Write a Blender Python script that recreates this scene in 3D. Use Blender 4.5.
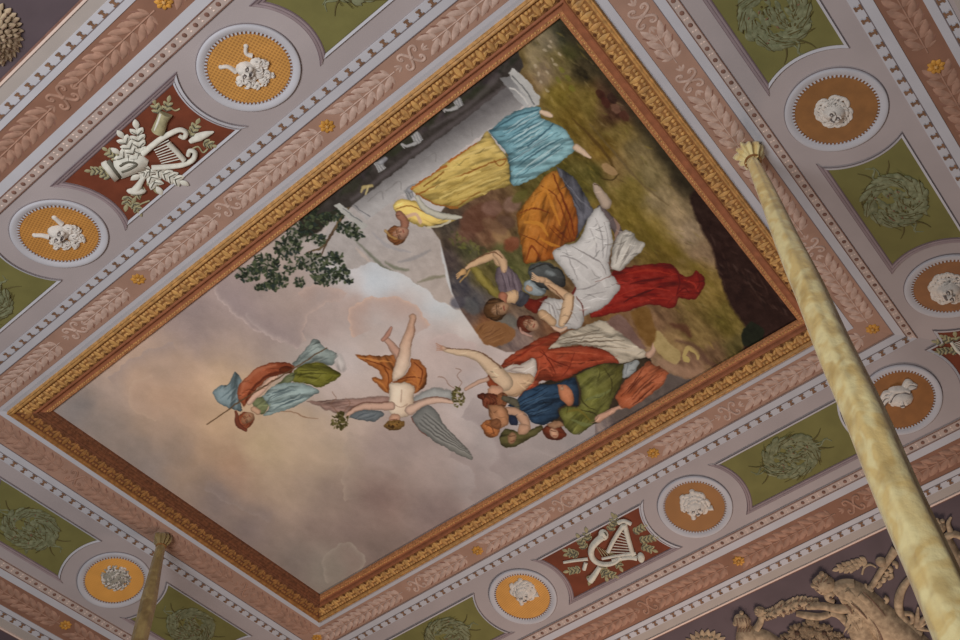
import bpy, math, random
import numpy as np
from mathutils import Vector, Matrix

# ------------------------------------------------------------------ scene, camera, light
for o in list(bpy.data.objects): bpy.data.objects.remove(o)
scn = bpy.context.scene
COL = scn.collection
S = 5.5                 # the ceiling is 5.5 m above the camera
EYE = 1.6
ROT = np.array([[0.7755134693376742, 0.6310826044295945, -0.017708903472667598],
                [-0.5130100612169353, 0.6135737774418264, -0.6002898439303836],
                [-0.367966759322144, 0.4746177051292207, 0.799586454369902]])
FPX = 1015.9
U0, U1, V0, V1 = -0.98137, -0.15761, 0.34896, 0.84494      # the painting's rectangle
T1, T2 = 0.16093, 0.34877                                   # how the cove falls away from it
UC, VC = (U0+U1)/2, (V0+V1)/2

cam_d = bpy.data.cameras.new('camera'); cam = bpy.data.objects.new('camera', cam_d); COL.objects.link(cam)
cam_d.sensor_width = 36.0; cam_d.lens = FPX/960*36.0; cam_d.clip_start = 0.05
M = Matrix.Identity(4)
for i in range(3):
    M[i][0] = ROT[0][i]; M[i][1] = -ROT[1][i]; M[i][2] = -ROT[2][i]
M[2][3] = EYE
cam.matrix_world = M
scn.camera = cam
scn.view_settings.view_transform = 'Standard'; scn.view_settings.look = 'None'
scn.view_settings.gamma = 1.0; scn.view_settings.use_curve_mapping = False
scn.view_settings.exposure = 0.0

world = bpy.data.worlds.new('room_light'); scn.world = world; world.use_nodes = True
world.node_tree.nodes['Background'].inputs[0].default_value = (1.0, 0.80, 0.64, 1)
world.node_tree.nodes['Background'].inputs[1].default_value = 0.055

def window_light(name, loc, target, size, size_y, power, color):
    l = bpy.data.lights.new(name, 'AREA'); l.shape = 'RECTANGLE'; l.size = size; l.size_y = size_y
    l.energy = power; l.color = color
    o = bpy.data.objects.new(name, l); COL.objects.link(o); o.location = loc
    o.rotation_euler = (Vector(target)-Vector(loc)).to_track_quat('-Z', 'Y').to_euler()
    return o
# cool daylight from the windows beyond the top of the picture, warmer light from the opposite side of the room
window_light('window_daylight', (-0.42*S, -0.42*S, EYE+0.0*S), (-0.45*S, 0.0*S, EYE+1.0*S), 3.4, 1.6, 352, (0.95, 0.965, 0.98))
window_light('room_lamps', (-0.60*S, 1.50*S, EYE+0.22*S), (-0.60*S, 1.30*S, EYE+1.0*S), 3.0, 1.2, 148, (1.0, 0.78, 0.64))

# ------------------------------------------------------------------ geometry of the cove
def dist(u, v): return max(U0-u, u-U1, V0-v, v-V1, 0.0)
def height(d): return 1-T1*d-T2*d*d
def W(u, v, n=0.0):
    """point of the vault above plan position (u, v), n below its surface"""
    ds = (U0-u, u-U1, V0-v, v-V1); d = max(ds); h = height(max(d, 0))
    nx = ny = 0.0; nz = -1.0
    if d > 0:
        m = T1+2*T2*d; k = ds.index(d)
        # blend the two slopes across a mitre
        w = [max(0.0, 1-(d-x)/0.004) if x > 0 else 0.0 for x in ds]; s = sum(w)
        ox = (-w[0]+w[1])/s; oy = (-w[2]+w[3])/s
        nx, ny = -ox*m, -oy*m
        L = math.sqrt(nx*nx+ny*ny+1); nx /= L; ny /= L; nz /= L
    return ((u+nx*n)*S, (v+ny*n)*S, EYE+(h+nz*n)*S)
def px(x, y):
    """plan position of the vault point seen at photograph position (x, y)"""
    a, b, c = ((x-480)/FPX, (y-320)/FPX, 1.0)
    r = [ROT[0][i]*a+ROT[1][i]*b+ROT[2][i]*c for i in range(3)]
    h = 1.0
    for _ in range(50):
        u, v = r[0]/r[2]*h, r[1]/r[2]*h; h = .5*h+.5*height(dist(u, v))
    return u, v
def to_image(u, v, h):
    q = [ROT[i][0]*u+ROT[i][1]*v+ROT[i][2]*h for i in range(3)]
    return 480+FPX*q[0]/q[2], 320+FPX*q[1]/q[2]
def in_frame(u, v, pad=0):
    x, y = to_image(u, v, height(dist(u, v)))
    return -pad <= x <= 960+pad and -pad <= y <= 640+pad

# ------------------------------------------------------------------ materials
GAIN = 1.62
DESAT = 0.84
def lin(c):
    o = []; y = .3*c[0]+.55*c[1]+.15*c[2]
    for k in (y+(q-y)*DESAT for q in c[:3]):
        k = k/255.0
        k = k/12.92 if k <= 0.04045 else ((k+0.055)/1.055)**2.4
        o.append(min(0.93, k*GAIN))
    return tuple(o)+(1.0,)
MATS = {}
def mat(name, rgb, rough=0.85, var=0.06, scale=14.0, metal=0.0, bump=0.0, spec=0.3, rgb2=None):
    if name in MATS: return MATS[name]
    m = bpy.data.materials.new(name); m.use_nodes = True; nt = m.node_tree; b = nt.nodes['Principled BSDF']
    b.inputs['Roughness'].default_value = rough; b.inputs['Metallic'].default_value = metal
    b.inputs['Specular IOR Level'].default_value = spec
    tc = nt.nodes.new('ShaderNodeTexCoord'); nz = nt.nodes.new('ShaderNodeTexNoise')
    nz.inputs['Scale'].default_value = scale; nz.inputs['Detail'].default_value = 6.0
    nt.links.new(tc.outputs['Object'], nz.inputs['Vector'])
    rp = nt.nodes.new('ShaderNodeValToRGB'); c = lin(rgb)
    rp.color_ramp.elements[0].position = 0.35; rp.color_ramp.elements[1].position = 0.68
    rp.color_ramp.elements[0].color = tuple(k*(1-var) for k in c[:3])+(1,)
    rp.color_ramp.elements[1].color = (lin(rgb2) if rgb2 else tuple(min(.95, k*(1+var)) for k in c[:3])+(1,))
    nt.links.new(nz.outputs['Fac'], rp.inputs['Fac']); nt.links.new(rp.outputs['Color'], b.inputs['Base Color'])
    if bump:
        bp = nt.nodes.new('ShaderNodeBump'); bp.inputs['Strength'].default_value = bump; bp.inputs['Distance'].default_value = 0.02
        nt.links.new(nz.outputs['Fac'], bp.inputs['Height']); nt.links.new(bp.outputs['Normal'], b.inputs['Normal'])
    MATS[name] = m
    return m
def net_mat(name, rgb, dark, cell):
    """gilded netting: bright cells between dark knots"""
    if name in MATS: return MATS[name]
    m = mat(name, rgb, rough=0.6, var=0.08, scale=9.0, spec=0.4); nt = m.node_tree; b = nt.nodes['Principled BSDF']
    tc = nt.nodes.new('ShaderNodeTexCoord'); mp = nt.nodes.new('ShaderNodeMapping')
    mp.inputs['Rotation'].default_value = (0, 0, 0.25); nt.links.new(tc.outputs['Object'], mp.inputs['Vector'])
    vo = nt.nodes.new('ShaderNodeTexVoronoi'); vo.voronoi_dimensions = '2D'; vo.inputs['Scale'].default_value = 1/cell; vo.inputs['Randomness'].default_value = 0.0
    nt.links.new(mp.outputs['Vector'], vo.inputs['Vector'])
    rp = nt.nodes.new('ShaderNodeValToRGB'); rp.color_ramp.elements[0].position = 0.26; rp.color_ramp.elements[1].position = 0.45
    rp.color_ramp.elements[0].color = lin(dark); rp.color_ramp.elements[1].color = (1, 1, 1, 1)
    nt.links.new(vo.outputs['Distance'], rp.inputs['Fac'])
    src = b.inputs['Base Color'].links[0].from_socket
    mx = nt.nodes.new('ShaderNodeMix'); mx.data_type = 'RGBA'
    ft = nt.nodes.new('ShaderNodeMath'); ft.operation = 'LESS_THAN'; ft.inputs[1].default_value = 0.36
    nt.links.new(vo.outputs['Distance'], ft.inputs[0]); 
    mu = nt.nodes.new('ShaderNodeMath'); mu.operation = 'MULTIPLY'; mu.inputs[1].default_value = 0.5
    nt.links.new(ft.outputs[0], mu.inputs[0]); nt.links.new(mu.outputs[0], mx.inputs[0])
    nt.links.new(src, mx.inputs[6]); mx.inputs[7].default_value = lin(dark)
    nt.links.new(mx.outputs[2], b.inputs['Base Color'])
    return m

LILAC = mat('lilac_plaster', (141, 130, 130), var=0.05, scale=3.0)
WHITE = mat('white_plaster', (154, 152, 158), var=0.04, scale=5.0)
CREAM = mat('cream_line', (186, 162, 150), var=0.04)
GREYL = mat('grey_green_plaster', (140, 130, 124), var=0.05, scale=4.0)
MAUVE = mat('mauve_moulding', (124, 107, 110), var=0.06)
MAUVED = mat('deep_mauve_line', (96, 78, 82), var=0.06)
LINE = mat('grey_brown_shadow_line', (98, 86, 88), var=0.08)  # shadow beside mouldings and rims, painted as thin lines
BROWN = mat('brown_dentil_gap', (108, 76, 54), var=0.2, scale=25)
BEAD = mat('russet_bead', (108, 74, 62), var=0.2, scale=25)
BEADBG = mat('warm_grey_bead_ground', (150, 132, 124), var=0.08)
PINK = mat('salmon_frieze_ground', (140, 105, 88), var=0.08, scale=6)
PINKL = mat('pale_salmon_leaf', (162, 131, 116), var=0.16, scale=26, rgb2=(170, 142, 128))
PINKD = mat('brown_salmon_leaf_shadow', (118, 80, 66), var=0.1)
TERRA = mat('terracotta_frieze_ground', (118, 80, 62), var=0.1, scale=6)
TERRAL = mat('pale_terracotta_leaf', (138, 101, 83), var=0.18, scale=18)
GOLD = mat('gilded_carving', (160, 112, 54), rough=0.6, var=0.25, scale=30, bump=0.3, spec=0.5)
GOLDB = mat('bright_gilding', (172, 124, 60), rough=0.6, var=0.2, scale=30, spec=0.5)
GOLDR = mat('red_gold_fillet', (132, 74, 44), rough=0.7, var=0.15, scale=20)
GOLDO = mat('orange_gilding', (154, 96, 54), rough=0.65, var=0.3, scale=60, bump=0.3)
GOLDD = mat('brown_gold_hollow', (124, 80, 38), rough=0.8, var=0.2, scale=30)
GOLDU = mat('shaded_side_gilding', (132, 84, 36), rough=0.7, var=0.25, scale=30)  # shade of the frame's left side put into the gilding colour
SIDESHADE = mat('deep_shaded_gilding', (98, 54, 30), rough=0.7, var=0.3, scale=40)  # deeper shade of that left side, also put into the colour
HOLLOWSHADE = mat('dark_brown_hollow_shade', (84, 46, 18), var=0.1)
ROSG = mat('rosette_gold', (166, 112, 34), rough=0.55, var=0.2, scale=40)
GREEN = mat('olive_panel_paint', (98, 93, 46), var=0.1, scale=5)
GREENL = mat('grey_green_wreath_paint', (96, 98, 66), var=0.2, scale=30, rgb2=(112, 114, 84))
GREEND = mat('dark_olive_line', (78, 68, 32), var=0.1)
RED = mat('oxblood_panel_paint', (100, 44, 24), var=0.14, scale=8)
GRIS = mat('grisaille_white', (176, 172, 160), var=0.1, scale=30)
GRISG = mat('grisaille_olive', (134, 126, 92), var=0.18, scale=30)
GRISD = mat('grisaille_dark_line', (82, 78, 66), var=0.1)
MASK = mat('pale_stone_mask', (176, 168, 160), var=0.1, scale=30)
MASKG = mat('plain_grey_mask', (134, 128, 116), var=0.15, scale=30)  # darker grey for the round leafy head
MASKD = mat('grey_mask_shade', (92, 84, 82), var=0.1)  # darker mask colour for eyes, mouths and the shade between locks
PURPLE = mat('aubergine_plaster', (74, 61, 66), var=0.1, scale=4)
STONE = mat('tan_stucco_relief', (134, 112, 88), var=0.25, scale=24, rgb2=(156, 134, 106))
STONED = mat('brown_stucco_shade', (98, 74, 60), var=0.12)  # darker stucco colour that paints shade into gaps and folds
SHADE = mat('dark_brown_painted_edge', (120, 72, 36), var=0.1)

# ------------------------------------------------------------------ object helpers
def props(o, label=None, cat=None, group=None, kind=None):
    if label: o['label'] = label
    if cat: o['category'] = cat
    if group: o['group'] = group
    if kind: o['kind'] = kind
    return o
ORG = {}
def thing(name, u, v, label, cat, group=None):
    o = bpy.data.objects.new(name, None); COL.objects.link(o); o.location = W(u, v); o.empty_display_size = 0.05; ORG[o.name] = Vector(W(u, v))
    return props(o, label, cat, group)

class B:
    """collects shapes laid on the vault; coordinates are plan (u, v) and depth n below the plaster"""
    def __init__(s): s.v = []; s.f = []; s.m = []; s.mats = []
    def mi(s, m):
        if m not in s.mats: s.mats.append(m)
        return s.mats.index(m)
    def add(s, vs, fs, m):
        k = len(s.v); s.v += vs; i = s.mi(m)
        for f in fs: s.f.append(tuple(a+k for a in f)); s.m.append(i)
    def grid(s, rows, m, closed=False):
        """rows of (u, v, n)"""
        k = len(s.v); w = len(rows[0]); i = s.mi(m)
        for r in rows: s.v += list(r)
        for a in range(len(rows)-1):
            for b in range(w if closed else w-1):
                c = (b+1) % w
                s.f.append((k+a*w+b, k+a*w+c, k+(a+1)*w+c, k+(a+1)*w+b)); s.m.append(i)
    def dome(s, u, v, ru, rv, ang, h, m, n0=0.0, seg=12, rings=4):
        ca, sa = math.cos(ang), math.sin(ang); rows = []
        for j in range(rings+1):
            t = j/rings*math.pi/2; r = math.cos(t); z = math.sin(t)
            if j == rings: r = 0.02
            rows.append([(u+ca*ru*r*math.cos(q)-sa*rv*r*math.sin(q), v+sa*ru*r*math.cos(q)+ca*rv*r*math.sin(q), n0+h*z)
                         for q in (2*math.pi*i/seg for i in range(seg))])
        s.grid(rows, m, True)
        k = len(s.v)-seg; s.f.append(tuple(range(k, k+seg))); s.m.append(s.mi(m))
    def tube(s, pts, rad, m, n0=0.0, hk=0.9, seg=6):
        """half-round bead following pts"""
        pts = smooth(pts, 4) if len(pts) > 2 else pts
        N = len(pts); rad = [rad]*2 if not isinstance(rad, (list, tuple)) else rad
        R = []
        for i in range(N):
            t = i/(N-1)*(len(rad)-1); a = min(int(t), len(rad)-2); R.append(rad[a]+(rad[a+1]-rad[a])*(t-a))
        rows = []
        for i, p in enumerate(pts):
            a = pts[max(i-1, 0)]; b = pts[min(i+1, N-1)]; dx, dy = b[0]-a[0], b[1]-a[1]; L = math.hypot(dx, dy) or 1
            nx, ny = -dy/L, dx/L
            rows.append([(p[0]+nx*R[i]*math.cos(q), p[1]+ny*R[i]*math.cos(q), n0+hk*R[i]*math.sin(q)) for q in (math.pi*k/seg for k in range(seg+1))])
        s.grid(rows, m)
        for r, p in ((rows[0], pts[0]), (rows[-1], pts[-1])):
            k = len(s.v); s.v += list(r)+[(p[0], p[1], n0)]; s.f.append(tuple(range(k, k+len(r)+1))); s.m.append(s.mi(m))
    def leaf(s, u, v, ang, L, w, m, h=None, n0=0.0, bend=0.0, vein=None):
        """pointed leaf with a raised midrib, root at (u, v)"""
        h = w*0.35 if h is None else h; rows = []
        for i in range(7):
            t = i/6; ww = w*0.5*math.sin(math.pi*min(1, t*0.92+0.06))**0.8; a = ang+bend*t
            cx, cy = u+L*t*math.cos(ang+bend*t*.5), v+L*t*math.sin(ang+bend*t*.5); nx, ny = -math.sin(a), math.cos(a)
            hh = h*math.sin(math.pi*(0.12+0.8*t))
            rows.append([(cx-nx*ww, cy-ny*ww, n0), (cx-nx*ww*.5, cy-ny*ww*.5, n0+hh*.85), (cx, cy, n0+hh*.6), (cx+nx*ww*.5, cy+ny*ww*.5, n0+hh*.85), (cx+nx*ww, cy+ny*ww, n0)])
        s.grid(rows, m)
        if vein:
            s.tube([(u+L*.05*math.cos(ang), v+L*.05*math.sin(ang)), (rows[5][2][0], rows[5][2][1])], w*0.05, vein, n0=n0+h*.62)
    def plate(s, pts, n, m, n0=0.0, bevel=0.0):
        """flat raised plate with side walls"""
        cx = sum(p[0] for p in pts)/len(pts); cy = sum(p[1] for p in pts)/len(pts); k = len(s.v); N = len(pts)
        q = [(cx+(p[0]-cx)*(1-bevel), cy+(p[1]-cy)*(1-bevel)) for p in pts]
        s.v += [(p[0], p[1], n0) for p in pts]+[(p[0], p[1], n) for p in q]; i = s.mi(m)
        s.f.append(tuple(range(k+N, k+2*N))); s.m.append(i)
        for a in range(N):
            b = (a+1) % N; s.f.append((k+a, k+b, k+N+b, k+N+a)); s.m.append(i)
    def build(s, name, parent=None, smooth_shade=True, label=None, at=None, flat=None):
        me = bpy.data.meshes.new(name)
        vs = [W(*p) for p in s.v]
        org = ORG[parent.name] if parent else (Vector(at) if at else Vector(vs[0]))
        me.from_pydata([tuple(Vector(p)-org) for p in vs], [], s.f)
        for m in s.mats: me.materials.append(m)
        me.polygons.foreach_set('material_index', s.m)
        if smooth_shade: me.polygons.foreach_set('use_smooth', [True]*len(s.f))
        me.update()
        o = bpy.data.objects.new(name, me); COL.objects.link(o); ORG[o.name] = org
        if parent: o.parent = parent
        else: o.location = org
        if label: o['label'] = label
        return o
def smooth(pts, k=4):
    out = []; n = len(pts)
    for i in range(n-1):
        p0, p1, p2, p3 = pts[max(i-1, 0)], pts[i], pts[i+1], pts[min(i+2, n-1)]
        for j in range(k):
            t = j/k
            out.append(tuple(0.5*((2*p1[c])+(-p0[c]+p2[c])*t+(2*p0[c]-5*p1[c]+4*p2[c]-p3[c])*t*t+(-p0[c]+3*p1[c]-3*p2[c]+p3[c])*t**3) for c in range(2)))
    out.append(tuple(pts[-1])); return out

SIDES = ('upper', 'lower', 'left', 'right')    # upper: v-, lower: v+, left: u-, right: u+
def sp(side, a, d):
    """plan position at distance a along a side (from its middle) and d outward"""
    if side == 'upper': return (UC+a, V0-d)
    if side == 'lower': return (UC+a, V1+d)
    if side == 'left': return (U0-d, VC+a)
    return (U1+d, VC+a)
def half(side): return (U1-U0)/2 if side in ('upper', 'lower') else (V1-V0)/2
def strip(b, side, d0, d1, n0, n1, m, nd=2, wall=True):
    """mitred strip of one side"""
    L = half(side); rows = []
    prof = []
    if wall: prof.append((d0, 0.0))
    for i in range(nd+1): t = i/nd; prof.append((d0+(d1-d0)*t, n0+(n1-n0)*t))
    if wall: prof.append((d1, 0.0))
    for d, n in prof:
        rows.append([sp(side, a, d)+(n,) for a in (-(L+d), -(L+d)+.006, -L/2, 0, L/2, L+d-.006, L+d)])
    b.grid(rows, m)
def profile(b, side, prof, m):
    L = half(side); rows = [[sp(side, a, d)+(n,) for a in (-(L+d), -(L+d)+.006, -L/2, 0, L/2, L+d-.006, L+d)] for d, n in prof]
    b.grid(rows, m)

# ------------------------------------------------------------------ the setting: vault, coves, painted bands
b = B()
rows = []
for side in SIDES:
    profile(b, side, [(0.0+0.318*i/16, 0.0) for i in range(17)], LILAC)
b.grid([[(U0-.001, V0-.001, -0.002), (U1+.001, V0-.001, -0.002)], [(U0-.001, V1+.001, -0.002), (U1+.001, V1+.001, -0.002)]], LILAC)
o = b.build('ceiling', smooth_shade=False, at=W(UC, VC)); props(o, kind='structure')
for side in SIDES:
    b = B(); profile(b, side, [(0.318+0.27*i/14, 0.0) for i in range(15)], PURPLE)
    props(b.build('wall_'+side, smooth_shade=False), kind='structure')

trim_n = [0]
def trim(b, smooth_shade=False):
    trim_n[0] += 1
    return props(b.build('trim_%d' % trim_n[0], smooth_shade=smooth_shade), kind='structure')
PITCH = 0.01572
def dentils(b, side, d0, d1, flip):
    """white blocks parted by brown I-shaped gaps, a painted grey shadow line along one edge"""
    strip(b, side, d0, d1, .0012, .0012, WHITE)
    w = d1-d0; L = half(side)+(d0+d1)/2; n = int(2*L/PITCH)
    e = d0 if not flip else d1-w*.10
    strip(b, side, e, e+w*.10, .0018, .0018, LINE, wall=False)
    for i in range(n):
        a = -L+(i+.5)*2*L/n
        if not any(in_frame(*sp(side, a, (d0+d1)/2), pad=200) for _ in (0,)): continue
        def q(a0, a1, f0, f1):
            if flip: f0, f1 = 1-f1, 1-f0
            c = [sp(side, a+a0, d0+w*f0), sp(side, a+a1, d0+w*f0), sp(side, a+a1, d0+w*f1), sp(side, a+a0, d0+w*f1)]
            b.add([p+(.0021,) for p in c], [(0, 1, 2, 3)], BROWN)
        q(-.0034, .0034, .12, .30); q(-.0014, .0014, .28, .68); q(-.0027, .0027, .62, .84)
def beads(b, side, d0, d1):
    strip(b, side, d0, d1, .0012, .0012, BEADBG)
    w = d1-d0; L = half(side)+(d0+d1)/2; n = int(2*L/PITCH)
    strip(b, side, d0, d0+w*.09, .0018, .0018, BEAD, wall=False)
    strip(b, side, d1-w*.09, d1, .0018, .0018, BEAD, wall=False)
    for i in range(n):
        a = -L+(i+.5)*2*L/n; p = sp(side, a, (d0+d1)/2)
        if not in_frame(*p, pad=200): continue
        b.dome(p[0], p[1], .0027, .0027, 0, .0016, BEAD, n0=.0010, seg=8, rings=2)
        for s_ in (-1, 1):
            p2 = sp(side, a+PITCH/2, (d0+d1)/2+s_*w*.16)
            b.dome(p2[0], p2[1], .0016, .0016, 0, .001, CREAM, n0=.0010, seg=6, rings=1)
for side in SIDES:
    R = side == 'right'
    b = B(); strip(b, side, .0382, .0486, .0016, .0016, WHITE); trim(b)
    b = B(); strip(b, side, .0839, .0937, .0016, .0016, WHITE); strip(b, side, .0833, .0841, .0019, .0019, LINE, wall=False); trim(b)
    b = B(); (beads if R else lambda *a: dentils(*a, False))(b, side, .0937, .1040); trim(b)
    if R:
        b = B(); dentils(b, side, .2283, .2378, True); trim(b)
        b = B(); strip(b, side, .2378, .2475, .0016, .0016, WHITE); trim(b)
        b = B(); strip(b, side, .2822, .2900, .0016, .0016, WHITE); trim(b)
        b = B(); dentils(b, side, .2900, .2990, False); trim(b)
    else:
        b = B(); beads(b, side, .2280, .2402); trim(b)
        b = B(); strip(b, side, .2402, .2505, .0016, .0016, WHITE); trim(b)
        b = B(); strip(b, side, .2868, .2935, .0016, .0016, WHITE); trim(b)
        b = B(); dentils(b, side, .2935, .3030, False); trim(b)
    b = B(); strip(b, side, .303, .3155, .0008, .0008, GREYL); strip(b, side, .3155, .3175, .0022, .0022, CREAM)
    strip(b, side, .3175, .3190, .0014, .0014, BEAD); trim(b)

# ------------------------------------------------------------------ the gilded frame
fr = thing('gilded_frame', UC, VC, 'ornate carved gold frame running around the big central ceiling painting', 'frame')
b = B()
for side in SIDES:
    m = SIDESHADE if side == 'left' else GOLDO  # left side darkened by colour to read as shaded
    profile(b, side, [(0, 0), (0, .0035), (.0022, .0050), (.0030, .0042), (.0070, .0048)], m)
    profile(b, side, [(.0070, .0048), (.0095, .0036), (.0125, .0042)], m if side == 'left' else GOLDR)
b.build('inner_moulding', fr, label='orange-gold sloping inner edge')
b = B()
for side in SIDES:
    L = half(side)+.0035; n = int(2*L/.0042)
    for i in range(n):
        a = -L+(i+.5)*2*L/n; p = sp(side, a, .0048)
        if in_frame(*p, pad=150): b.dome(p[0], p[1], .0012, .0012, 0, .0012, SIDESHADE if side == 'left' else GOLDB, n0=.0046, seg=6, rings=1)
b.build('bead_row', fr)
b = B()
for side in SIDES:
    profile(b, side, [(.0125, .0042), (.0132, .0066), (.0150, .0066), (.0158, .0050)], SIDESHADE if side == 'left' else GOLDR)
    profile(b, side, [(.0158, .0050), (.0230, .0062), (.0325, .0050)], SIDESHADE if side == 'left' else GOLDD)
b.build('carved_ground', fr, label='dark hollow ground behind the gold carving')
b = B()
for side in SIDES:
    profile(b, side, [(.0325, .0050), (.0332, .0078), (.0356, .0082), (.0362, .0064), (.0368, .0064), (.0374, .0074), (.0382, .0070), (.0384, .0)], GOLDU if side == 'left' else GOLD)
b.build('outer_moulding', fr)
b = B(); rnd = random.Random(3)
for side in SIDES:
    L = half(side)+.024; n = int(2*L/.0145)
    for i in range(n):
        a = -L+(i+.5)*2*L/n
        if not in_frame(*sp(side, a, .024), pad=150): continue
        th = {'upper': -math.pi/2, 'lower': math.pi/2, 'left': math.pi, 'right': 0}[side]     # outward direction
        al = {'upper': 0, 'lower': 0, 'left': math.pi/2, 'right': math.pi/2}[side]
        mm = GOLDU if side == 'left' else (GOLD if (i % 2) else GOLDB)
        # curled acanthus unit: a central leaf, two side lobes and a pair of volutes
        p = sp(side, a, .0168); b.leaf(p[0], p[1], th, .0150, .0074, mm, h=.0030, n0=.0048)
        for s_ in (-1, 1):
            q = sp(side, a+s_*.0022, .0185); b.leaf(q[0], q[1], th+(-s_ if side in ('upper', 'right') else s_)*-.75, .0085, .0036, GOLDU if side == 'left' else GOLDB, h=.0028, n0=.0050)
            q = sp(side, a+s_*.0052, .0285); b.dome(q[0], q[1], .0026, .0026, 0, .0026, mm, n0=.0048, seg=8, rings=2)
            q = sp(side, a+s_*.0048, .0225); b.dome(q[0], q[1], .0019, .0026, s_*.6, .0024, mm, n0=.0048, seg=8, rings=2)
for side in SIDES:
    L = half(side)+.024; n = int(2*L/.0145)
    for i in range(n):
        a = -L+(i+1.0)*2*L/n; q = sp(side, a, .0186)
        if in_frame(*q, pad=150): b.dome(q[0], q[1], .0022, .0022, 0, .0010, HOLLOWSHADE, n0=.0056, seg=8, rings=1)  # raised dark dots, coloured as the shade inside carved hollows
b.build('acanthus_carving', fr, label='bright gold leaf carving')

# ------------------------------------------------------------------ leaf friezes and their gold rosettes
SIDE_TXT = {'upper': 'upper left', 'lower': 'lower right', 'left': 'lower left', 'right': 'upper right'}
def scroll(b, p, al, th, ml, k=1.0):
    """small palmette with four volutes"""
    ca, sa = math.cos(al), math.sin(al); co, so = math.cos(th), math.sin(th)
    def g(x, y): return (p[0]+x*k*ca+y*k*co, p[1]+x*k*sa+y*k*so)
    for sx in (-1, 1):
        for sy in (-1, 1):
            pts = [g(0, 0)]+[g(sx*(.0085+.0050*(1-t*.10)*math.cos(2.6-t*.8)*1.0*(1-t*.09)), sy*(.0060+.0050*(1-t*.10)*math.sin(2.6-t*.8))) for t in range(8)]
            b.tube(pts, [.0019*k, .0013*k], ml, hk=1.1)
            c = g(sx*.0085, sy*.0060); b.dome(c[0], c[1], .0016*k, .0016*k, 0, .0018, ml, seg=8, rings=2)
        for an in (-.6, 0, .6):
            q = g(sx*.0135, 0); b.leaf(q[0], q[1], al+(0 if sx > 0 else math.pi)+an, .009*k, .0036*k, ml, h=.0016)
    b.dome(p[0], p[1], .0032*k, .0032*k, 0, .0026, ml, seg=10, rings=2)
def frieze(side, d0, d1, ground, lmat, name, rosettes, scrolls, flip, label, group):
    L = half(side); c = (d0+d1)/2; Lc = L+c; w = d1-d0
    t = thing('leaf_frieze', *sp(side, 0, c), label, 'frieze', group)
    b = B(); strip(b, side, d0, d1, .0006, .0006, ground); b.build('painted_ground', t, False)
    b = B(); bs = B()
    al = {'upper': 0, 'lower': 0, 'left': math.pi/2, 'right': math.pi/2}[side]
    th = {'upper': -math.pi/2, 'lower': math.pi/2, 'left': math.pi, 'right': 0}[side]
    sg = -1 if flip else 1; step = .0128; a = -Lc+.004; rnd = random.Random(len(label))
    vis = False
    while a < Lc-.006:
        if min([abs(a-x) for x in rosettes]+[9]) > .013 and min([abs(a-x) for x in scrolls]+[9]) > .0235 and Lc-abs(a) > .016:
            p = sp(side, a, c)
            if in_frame(*p, pad=200):
                vis = True
                for s_ in (-1, 1):
                    base = al if sg > 0 else al+math.pi
                    turn = {'upper': -1, 'lower': 1, 'left': 1, 'right': -1}[side]*s_*sg
                    q = sp(side, a+rnd.uniform(-.0006, .0006), c+s_*.0012)
                    b.leaf(q[0], q[1], base+turn*rnd.uniform(.66, .80), w*.58, .0076, lmat, h=.0018, n0=.0006, bend=-turn*.35, vein=None)
                    b.leaf(q[0], q[1], base+turn*1.02, w*.50, .0040, PINKD, h=.0007, n0=.0004, bend=-turn*.3)  # narrow dark dab by each leaf, painted as its shadow
                    b.leaf(q[0], q[1], base+turn*(1.25), w*.30, .0045, lmat, h=.0014, n0=.0004)
                q0 = sp(side, a-step/2, c); q1 = sp(side, a+step/2, c); b.tube([q0, q1], .0008, lmat, n0=.0006)
        elif b.v: b.build('leaf_garland', t); b = B()
        a += step
    for x in scrolls:
        p = sp(side, x, c)
        if in_frame(*p, pad=200): bs = B(); scroll(bs, p, al, th, lmat, w/.0355); bs.build('scroll_ornament', t)
    if b.v: b.build('leaf_garland', t)
    return t
IN_L = [-.154, .154]; IN_SC = [-.315, 0, .315]
frieze('upper', .0486, .0839, PINK, PINKL, '', IN_L, [-.272, 0, .272], True, 'salmon leaf garland band against the gold frame on the upper left long side', 'inner leaf friezes')
frieze('lower', .0486, .0839, PINK, PINKL, '', IN_L, [-.272, 0, .272], True, 'salmon leaf garland band against the gold frame on the lower right long side', 'inner leaf friezes')
frieze('left', .0486, .0839, PINK, TERRAL, '', [0], [-.155, .155], True, 'brownish leaf garland band against the gold frame on the lower left short side', 'inner leaf friezes')
frieze('right', .0486, .0839, PINK, PINKL, '', [0], [-.2, -.112, .155], True, 'pale pink leaf garland band against the gold frame on the upper right short side', 'inner leaf friezes')
frieze('upper', .2505, .2868, TERRA, TERRAL, '', [-.15, .15], [0, .33, -.33], True, 'outer terracotta leaf band crossing the top left corner of the photo', 'outer leaf friezes')
frieze('lower', .2505, .2868, TERRA, TERRAL, '', [-.15, .15], [0, .33, -.33], True, 'outer terracotta leaf band just above the stucco figures at bottom right', 'outer leaf friezes')
frieze('left', .2505, .2868, TERRA, TERRAL, '', [0], [-.155, .155], True, 'outer terracotta leaf band crossing the bottom left corner of the photo', 'outer leaf friezes')
frieze('right', .2475, .2822, TERRA, TERRAL, '', [0], [-.155, .155], True, 'outer brown-pink leaf band crossing the top right corner of the photo', 'outer leaf friezes')

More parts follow.
